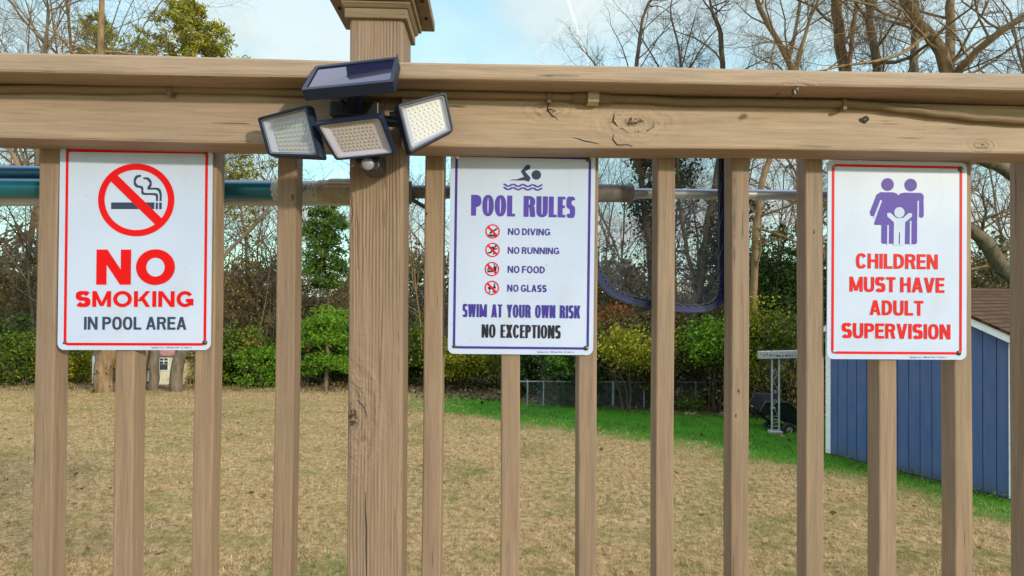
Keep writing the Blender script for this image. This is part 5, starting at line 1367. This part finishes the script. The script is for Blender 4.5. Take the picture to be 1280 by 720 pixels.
pine(118, 29, 20, [(22, 10), (40, 28), (65, 40), (110, 60)], 'smaller pine top with sparse needles above the rail left of the tall pine', 4, L_PINE, .2, 100, 40)
pine(408, 20.5, 250, [(256, 10), (275, 30), (310, 40), (345, 36), (362, 20)], 'green pine with an airy crown between baluster and thick post', 5, L_PINE2, .10, 110, 46)
# layered bright conifer under it
def layered(px, d, label, tiers, seed, matl):
    o_ = at(px, d); k = d / FPX; root = empty('small_conifer', loc=o_); tag(root, label, 'small tree'); rg = np.random.default_rng(seed); C = []; B = Segs(); H = zrow(tiers[0][0], d) - o_.z
    for row, hw, th, n in tiers:
        z = zrow(row, d) - o_.z; c0 = rg.normal(size=(26, 3)) * np.array([hw * k * .5, hw * k * .4, th * k * .35]); idx = rg.integers(0, 26, n)
        q = c0[idx] + rg.normal(size=(n, 3)) * np.array([.24, .2, .07]); q[:, 2] += z - .18 * np.abs(q[:, 0]); C.append(q)
        for c in c0[:12]: B.add((0, 0, z - .25), (c[0], c[1], z + c[2] - .1), .014, .005)
    leaves('foliage', np.concatenate(C), .06, matl, root, .3, seed); S = Segs(); S.add((0, 0, -.1), (.05, 0, H * .5), .075, .06); S.add((.05, 0, H * .5), (0, 0, H), .06, .02)
    segs_mesh('trunk', S, B_GREY, root); segs_mesh('branches', B, B_BROWN, root)
layered(408, 18.2, 'small conifer with bright flat green tiers left of the thick post', [(402, 26, 22, 2600), (420, 38, 14, 2400), (452, 46, 16, 2600)], 6, L_LIME)
rg_u = np.random.default_rng(321)
# ---- shrubs along the edge of the wood
shrub(-10, 19.5, 395, 70, L_DARK, 'dark green shrub at the far left behind the first baluster', 31, 170, 42, .075)
shrub(28, 18.6, 418, 34, L_MID, 'bright low green shrub at the far left edge of the lawn', 32, 70, 36, .06)
shrub(105, 20.5, 432, 46, L_YEL, 'yellowish shrub behind the white board and thick trunk', 33, 90, 36, .06)
shrub(300, 19.8, 412, 46, L_MID, 'rounded green shrub seen left of the fourth baluster', 34, 170, 44, .065)
shrub(332, 18.8, 432, 30, L_LIME, 'small bright green shrub beside the fourth baluster', 35, 80, 36, .06)
shrub(318, 19.0, 420, 12, L_RUST, 'small rust orange shrub among the green shrubs', 36, 8, 16, .05, base=438)
shrub(384, 19.0, 424, 16, L_RUST, 'rust orange sprays beside the small conifer trunk', 37, 9, 18, .05, base=446)
shrub(412, 20.6, 398, 62, L_DARK, 'dense dark shrub behind the bright tiered conifer', 38, 200, 46, .075)
shrub(505, 20.0, 392, 40, L_MID, 'green shrub seen in the gap right of the thick post', 39, 130, 40, .07)
shrub(578, 18.2, 428, 34, L_YEL, 'yellow green bush with bare stems under the pool rules sign', 40, 130, 40, .06, base=470)
shrub(618, 19.4, 425, 44, L_YEL, 'second yellow green bush behind the middle baluster', 41, 140, 40, .06, base=466)
shrub(560, 21.0, 420, 60, L_DARK, 'dark shrub behind the yellow green bushes', 42, 150, 40, .08)
shrub(676, 16.8, 408, 42, L_DARK, 'dark evergreen shrub below the right half of the pool rules sign', 43, 230, 46, .065)
shrub(722, 14.4, 415, 40, L_DARK, 'nearer dark evergreen shrub beside the seventh baluster', 44, 220, 46, .055)
shrub(705, 14.0, 440, 14, L_LIME, 'few pale green sprays in front of the dark evergreen', 45, 14, 24, .05, base=462)
shrub(800, 15.0, 388, 80, L_OLIVE, 'brownish thicket behind the chain link fence', 46, 240, 46, .06)
shrub(784, 13.0, 412, 32, L_YEL, 'yellow leaved shrub overhanging the chain link fence', 47, 85, 30, .045, base=458, stems=3)
shrub(885, 15.2, 392, 70, L_OLIVE, 'olive brown thicket right of the net', 48, 220, 46, .06)
shrub(893, 13.0, 398, 30, L_LIME, 'lime green spray of leaves left of the ninth baluster', 49, 80, 34, .055, base=452)
shrub(826, 13.4, 398, 16, L_YEL, 'narrow yellow green shrub behind the eighth baluster', 59, 40, 30, .05, base=470)
shrub(866, 13.0, 492, 14, L_MID, 'low green seedling at the foot of the fence', 50, 20, 24, .04)
shrub(770, 17.0, 385, 22, L_RUST, 'rust orange shrub behind the yellow leaves', 51, 60, 34, .07, base=425)
shrub(968, 13.4, 292, 52, L_DARK, 'tall dark evergreen with an uneven top behind the iron column', 52, 420, 52, .05, rad=.26)
shrub(1012, 14.6, 310, 46, L_DARK, 'second tall dark evergreen behind the tenth baluster', 53, 300, 46, .055)
shrub(942, 12.4, 372, 24, L_YEL, 'yellow green climber in front of the dark evergreen', 54, 90, 36, .045, base=492)
shrub(975, 12.2, 392, 30, L_MID, 'green shrub above the white iron beam', 55, 90, 36, .045, base=440)
shrub(960, 12.6, 455, 60, L_OLIVE, 'low brown undergrowth behind the black cart', 56, 120, 42, .05)
shrub(1240, 15.5, 318, 60, L_OLIVE, 'thin brown leaved tree top above the shed roof', 57, 60, 22, .06, base=362)
shrub(165, 24.0, 425, 60, L_DARK, 'dark shrub beside the playhouse', 58, 140, 40, .08)
n = 5200; d = rg_u.uniform(13.5, 21, n); px = rg_u.uniform(-40, 960, n); x = (px - 640) / FPX * d; k = (np.abs(d + .62 * x - 15.2 + rg_u.normal(size=n) * .8) < 1.2) | (np.abs(d - 18.6 + rg_u.normal(size=n) * .5) < .7); k &= (x > -14) & ~((px > 110) & (px < 262) & (d < 19))
x, d = x[k], d[k]; C = np.stack([x, d, np.array([gz(v) for v in d]) + .04 + .22 * rg_u.uniform(0, 1, len(x)) ** 2], 1)
tt = rg_u.uniform(0, 1, 520); ww = np.stack([cL_.x + (cR_.x - cL_.x) * tt - .07 + rg_u.normal(size=520) * .035, cL_.y + (cR_.y - cL_.y) * tt - .06 + rg_u.normal(size=520) * .03, .01 + .09 * rg_u.uniform(0, 1, 520) ** 2], 1)
o = leaves('undergrowth', C, .05, L_OLIVE, None, .5, 8); tag(o, 'low ragged weeds along the foot of the wood', 'undergrowth', None, 'stuff')
o = leaves('weeds', ww, .016, L_MID, None, .4, 9); tag(o, 'small green weeds along the base of the blue shed', 'weeds', None, 'stuff')
# thin leaved understorey trees, still holding brown and olive leaves
L_TAN = leafmat('tan_leaf', [(0, (.08, .055, .02)), (.5, (.18, .13, .045)), (1, (.32, .24, .08))], .4)
for i, (px, d, top, hw, bs, mt, lab, n1, n2) in enumerate([
    (-8, 22, 305, 62, 430, L_OLIVE, 'olive brown understorey tree at the far left edge of the picture', 130, 26), (30, 25, 325, 60, 430, L_TAN, 'tan leaved understorey tree left of the first baluster', 110, 22),
    (285, 22.5, 268, 52, 430, L_TAN, 'tan leaved slender tree right of the no smoking sign', 110, 20), (322, 24, 300, 56, 430, L_OLIVE, 'olive brown understorey tree left of the fourth baluster', 140, 24),
    (300, 26, 205, 50, 300, L_PINE, 'yellow leaved tree top above the poles left of the flood light', 70, 22), (352, 23, 330, 44, 440, L_TAN, 'tan leaved understorey tree behind the fourth baluster', 100, 22),
    (385, 25, 335, 40, 440, L_OLIVE, 'olive brown tree left of the green pine', 110, 24), (428, 23, 345, 44, 440, L_TAN, 'tan leaved tree beside the thick post', 110, 22),
    (520, 23, 300, 40, 440, L_OLIVE, 'olive brown tree in the gap right of the thick post', 120, 24), (768, 19, 300, 46, 440, L_OLIVE, 'olive leaved tree behind the left half of the net', 130, 22),
    (850, 20, 310, 50, 440, L_TAN, 'tan leaved tree behind the right half of the net', 110, 22), (905, 18, 320, 40, 440, L_OLIVE, 'olive leaved tree left of the tall dark evergreen', 110, 24)]):
    shrub(px, d, top, hw, mt, lab, 140 + i, n1, n2, .065, name='small_tree', base=bs, shell=.15, rad=.34, stems=6)
# ---- the far wood, read as one mass
rg = np.random.default_rng(99)
n = 70000; dd = rg.uniform(34, 50, n); pxs = rg.uniform(-150, 1430, n); topz = 6.6 + 2.2 * np.sin(pxs * .013) + 1.4 * np.sin(pxs * .041 + 1)
C = np.stack([(pxs - 640) / FPX * dd, dd, -1.8 + topz * rg.uniform(0, 1, n) ** 1.1], 1)
wood = leaves('distant_brush', C, .26, L_FAR, None, .3, 5); tag(wood, 'brown leafless brush of the far wood behind the trees', 'wood', None, 'stuff')
rr_ = random.Random(5); S = [Segs(), Segs()]
cf = dict(n=[7, 4, 3], wob=[.07, .16, .22], tip=[.3, .3, .4], up=[.04, .05, .02], kids=[1.6, 1.3], ang=(20, 55), len=(.28, .5), rad=.55); cf['from'] = [1, 0, 0]
for i in range(620):
    d = rr_.uniform(21, 34); p = at(rr_.uniform(-120, 1400), d); lim = 9 if not 380 < (p.x / d * FPX + 640) < 800 else 5.5
    grow(rr_, S, tuple(p), norm3(rr_.gauss(0, .1), rr_.gauss(0, .1), 1), rr_.uniform(3, lim) * .8, rr_.uniform(.025, .06), 0, cf)
A = Segs(); A.a = S[0].a + S[1].a
o = segs_mesh('distant_saplings', A, B_GREY); tag(o, 'thin leafless saplings of the far wood', 'wood', None, 'stuff')

# ------------------------------------------------------------------ grass and fallen leaves
def hash2(x, y): return np.sin(x * 1.7 + 1.3 * np.sin(y * 1.1)) * np.cos(y * 1.3 + 1.1 * np.sin(x * .9))
def blades(name, n, green, label, seed, mat):
    rg = np.random.default_rng(seed); m = int(n * 2.6)
    per = 9; mt = m // per
    d = 4.2 + (20 - 4.2) * rg.uniform(0, 1, mt) ** 1.7; px = rg.uniform(-40, 1320, mt); x = (px - 640) / FPX * d
    tuft = np.repeat(rg.uniform(.45, 1.35, mt), per); m = mt * per
    sp = .028 * np.maximum(1, np.repeat(d, per) / 8)
    x = np.repeat(x, per) + rg.normal(size=m) * sp; d = np.repeat(d, per) + rg.normal(size=m) * sp
    e = x * .634 + d * .773 + .55 * hash2(x * 1.4, d * 1.4) + .5 * np.clip((x - 4) / 1.4, 0, 1) + rg.normal(size=m) * .2 + rg.normal(size=m) * .48
    isg = (e > 8.5) & (x > -2.0 + rg.normal(size=m) * .9) & (d + .62 * x < 15.3)
    patch = hash2(x * .8 + 3, d * .9) + rg.normal(size=m) * .5
    k = isg & (rg.random(m) < .93) if green else (~isg & (d + .62 * x < 15.2))
    if green: k |= (~isg) & (patch > 1.05) & (d < 14)
    idx = np.nonzero(k)[0]; idx = idx[:n]; x, d, tuft = x[idx], d[idx], tuft[idx]; n = len(idx)
    z = np.array([gz(v) for v in d]); h = (rg.uniform(.02, .065, n) * tuft if green else rg.uniform(.015, .055, n) * tuft); w = rg.uniform(.0016, .0034, n) * np.maximum(1, d / 6)
    a = rg.uniform(0, 2 * PI, n); b = rg.uniform(0, 2 * PI, n); lean = h * rg.uniform(.2, 1.5, n) * (.6 if green else 1.0)
    ux, uy = np.cos(a) * w, np.sin(a) * w; B = np.stack([x, d, z - .004], 1)
    V = np.stack([B + np.stack([ux, uy, 0 * x], 1), B - np.stack([ux, uy, 0 * x], 1), B + np.stack([np.cos(b) * lean, np.sin(b) * lean, h], 1)], 1)
    o = np_mesh(name, V.reshape(-1, 3), np.arange(n * 3).reshape(-1, 3), mat); tag(o, label, 'grass', None, 'stuff')
G_DRY = leafmat('dry_grass_blade', [(0, (.34, .21, .09)), (.35, (.56, .385, .195)), (.7, (.72, .525, .295)), (.95, (.82, .65, .41)), (1, (.26, .27, .06))], .25, .8)
G_GRN = leafmat('green_grass_blade', [(0, (.01, .09, .003)), (.4, (.022, .17, .005)), (.8, (.05, .25, .008)), (.93, (.16, .28, .02)), (1, (.40, .30, .13))], .3)
blades('dry_grass', 300000, False, 'dry tan lawn grass with darker tufts', 1, G_DRY)
blades('green_grass', 90000, True, 'vivid green band of grass along the wood and shed', 2, G_GRN)
rg = np.random.default_rng(12); n = 520; d = 4.5 + 9 * rg.uniform(0, 1, n) ** .9; px = rg.uniform(-20, 1300, n); C = np.stack([(px - 640) / FPX * d, d, np.array([gz(v) for v in d]) + .035], 1)
o = leaves('fallen_leaves', C, .028, leafmat('fallen_leaf', [(0, (.10, .05, .025)), (.6, (.24, .11, .045)), (1, (.38, .24, .12))], .1), None, .7, 4, .6); tag(o, 'scattered brown fallen leaves on the lawn', 'leaves', None, 'stuff')
n = 9000; d = rg.uniform(12, 22, n); px = rg.uniform(-40, 1320, n); x = (px - 640) / FPX * d; k = (d + .62 * x > 14.4); x, d = x[k], d[k]
C = np.stack([x, d, np.array([gz(v) for v in d]) + .02], 1)
o = leaves('leaf_litter', C, .05, leafmat('litter_leaf', [(0, (.05, .03, .018)), (.6, (.16, .09, .05)), (1, (.30, .21, .13))], .1), None, .7, 6, .6); tag(o, 'brown leaf litter under the edge of the wood', 'leaves', None, 'stuff')
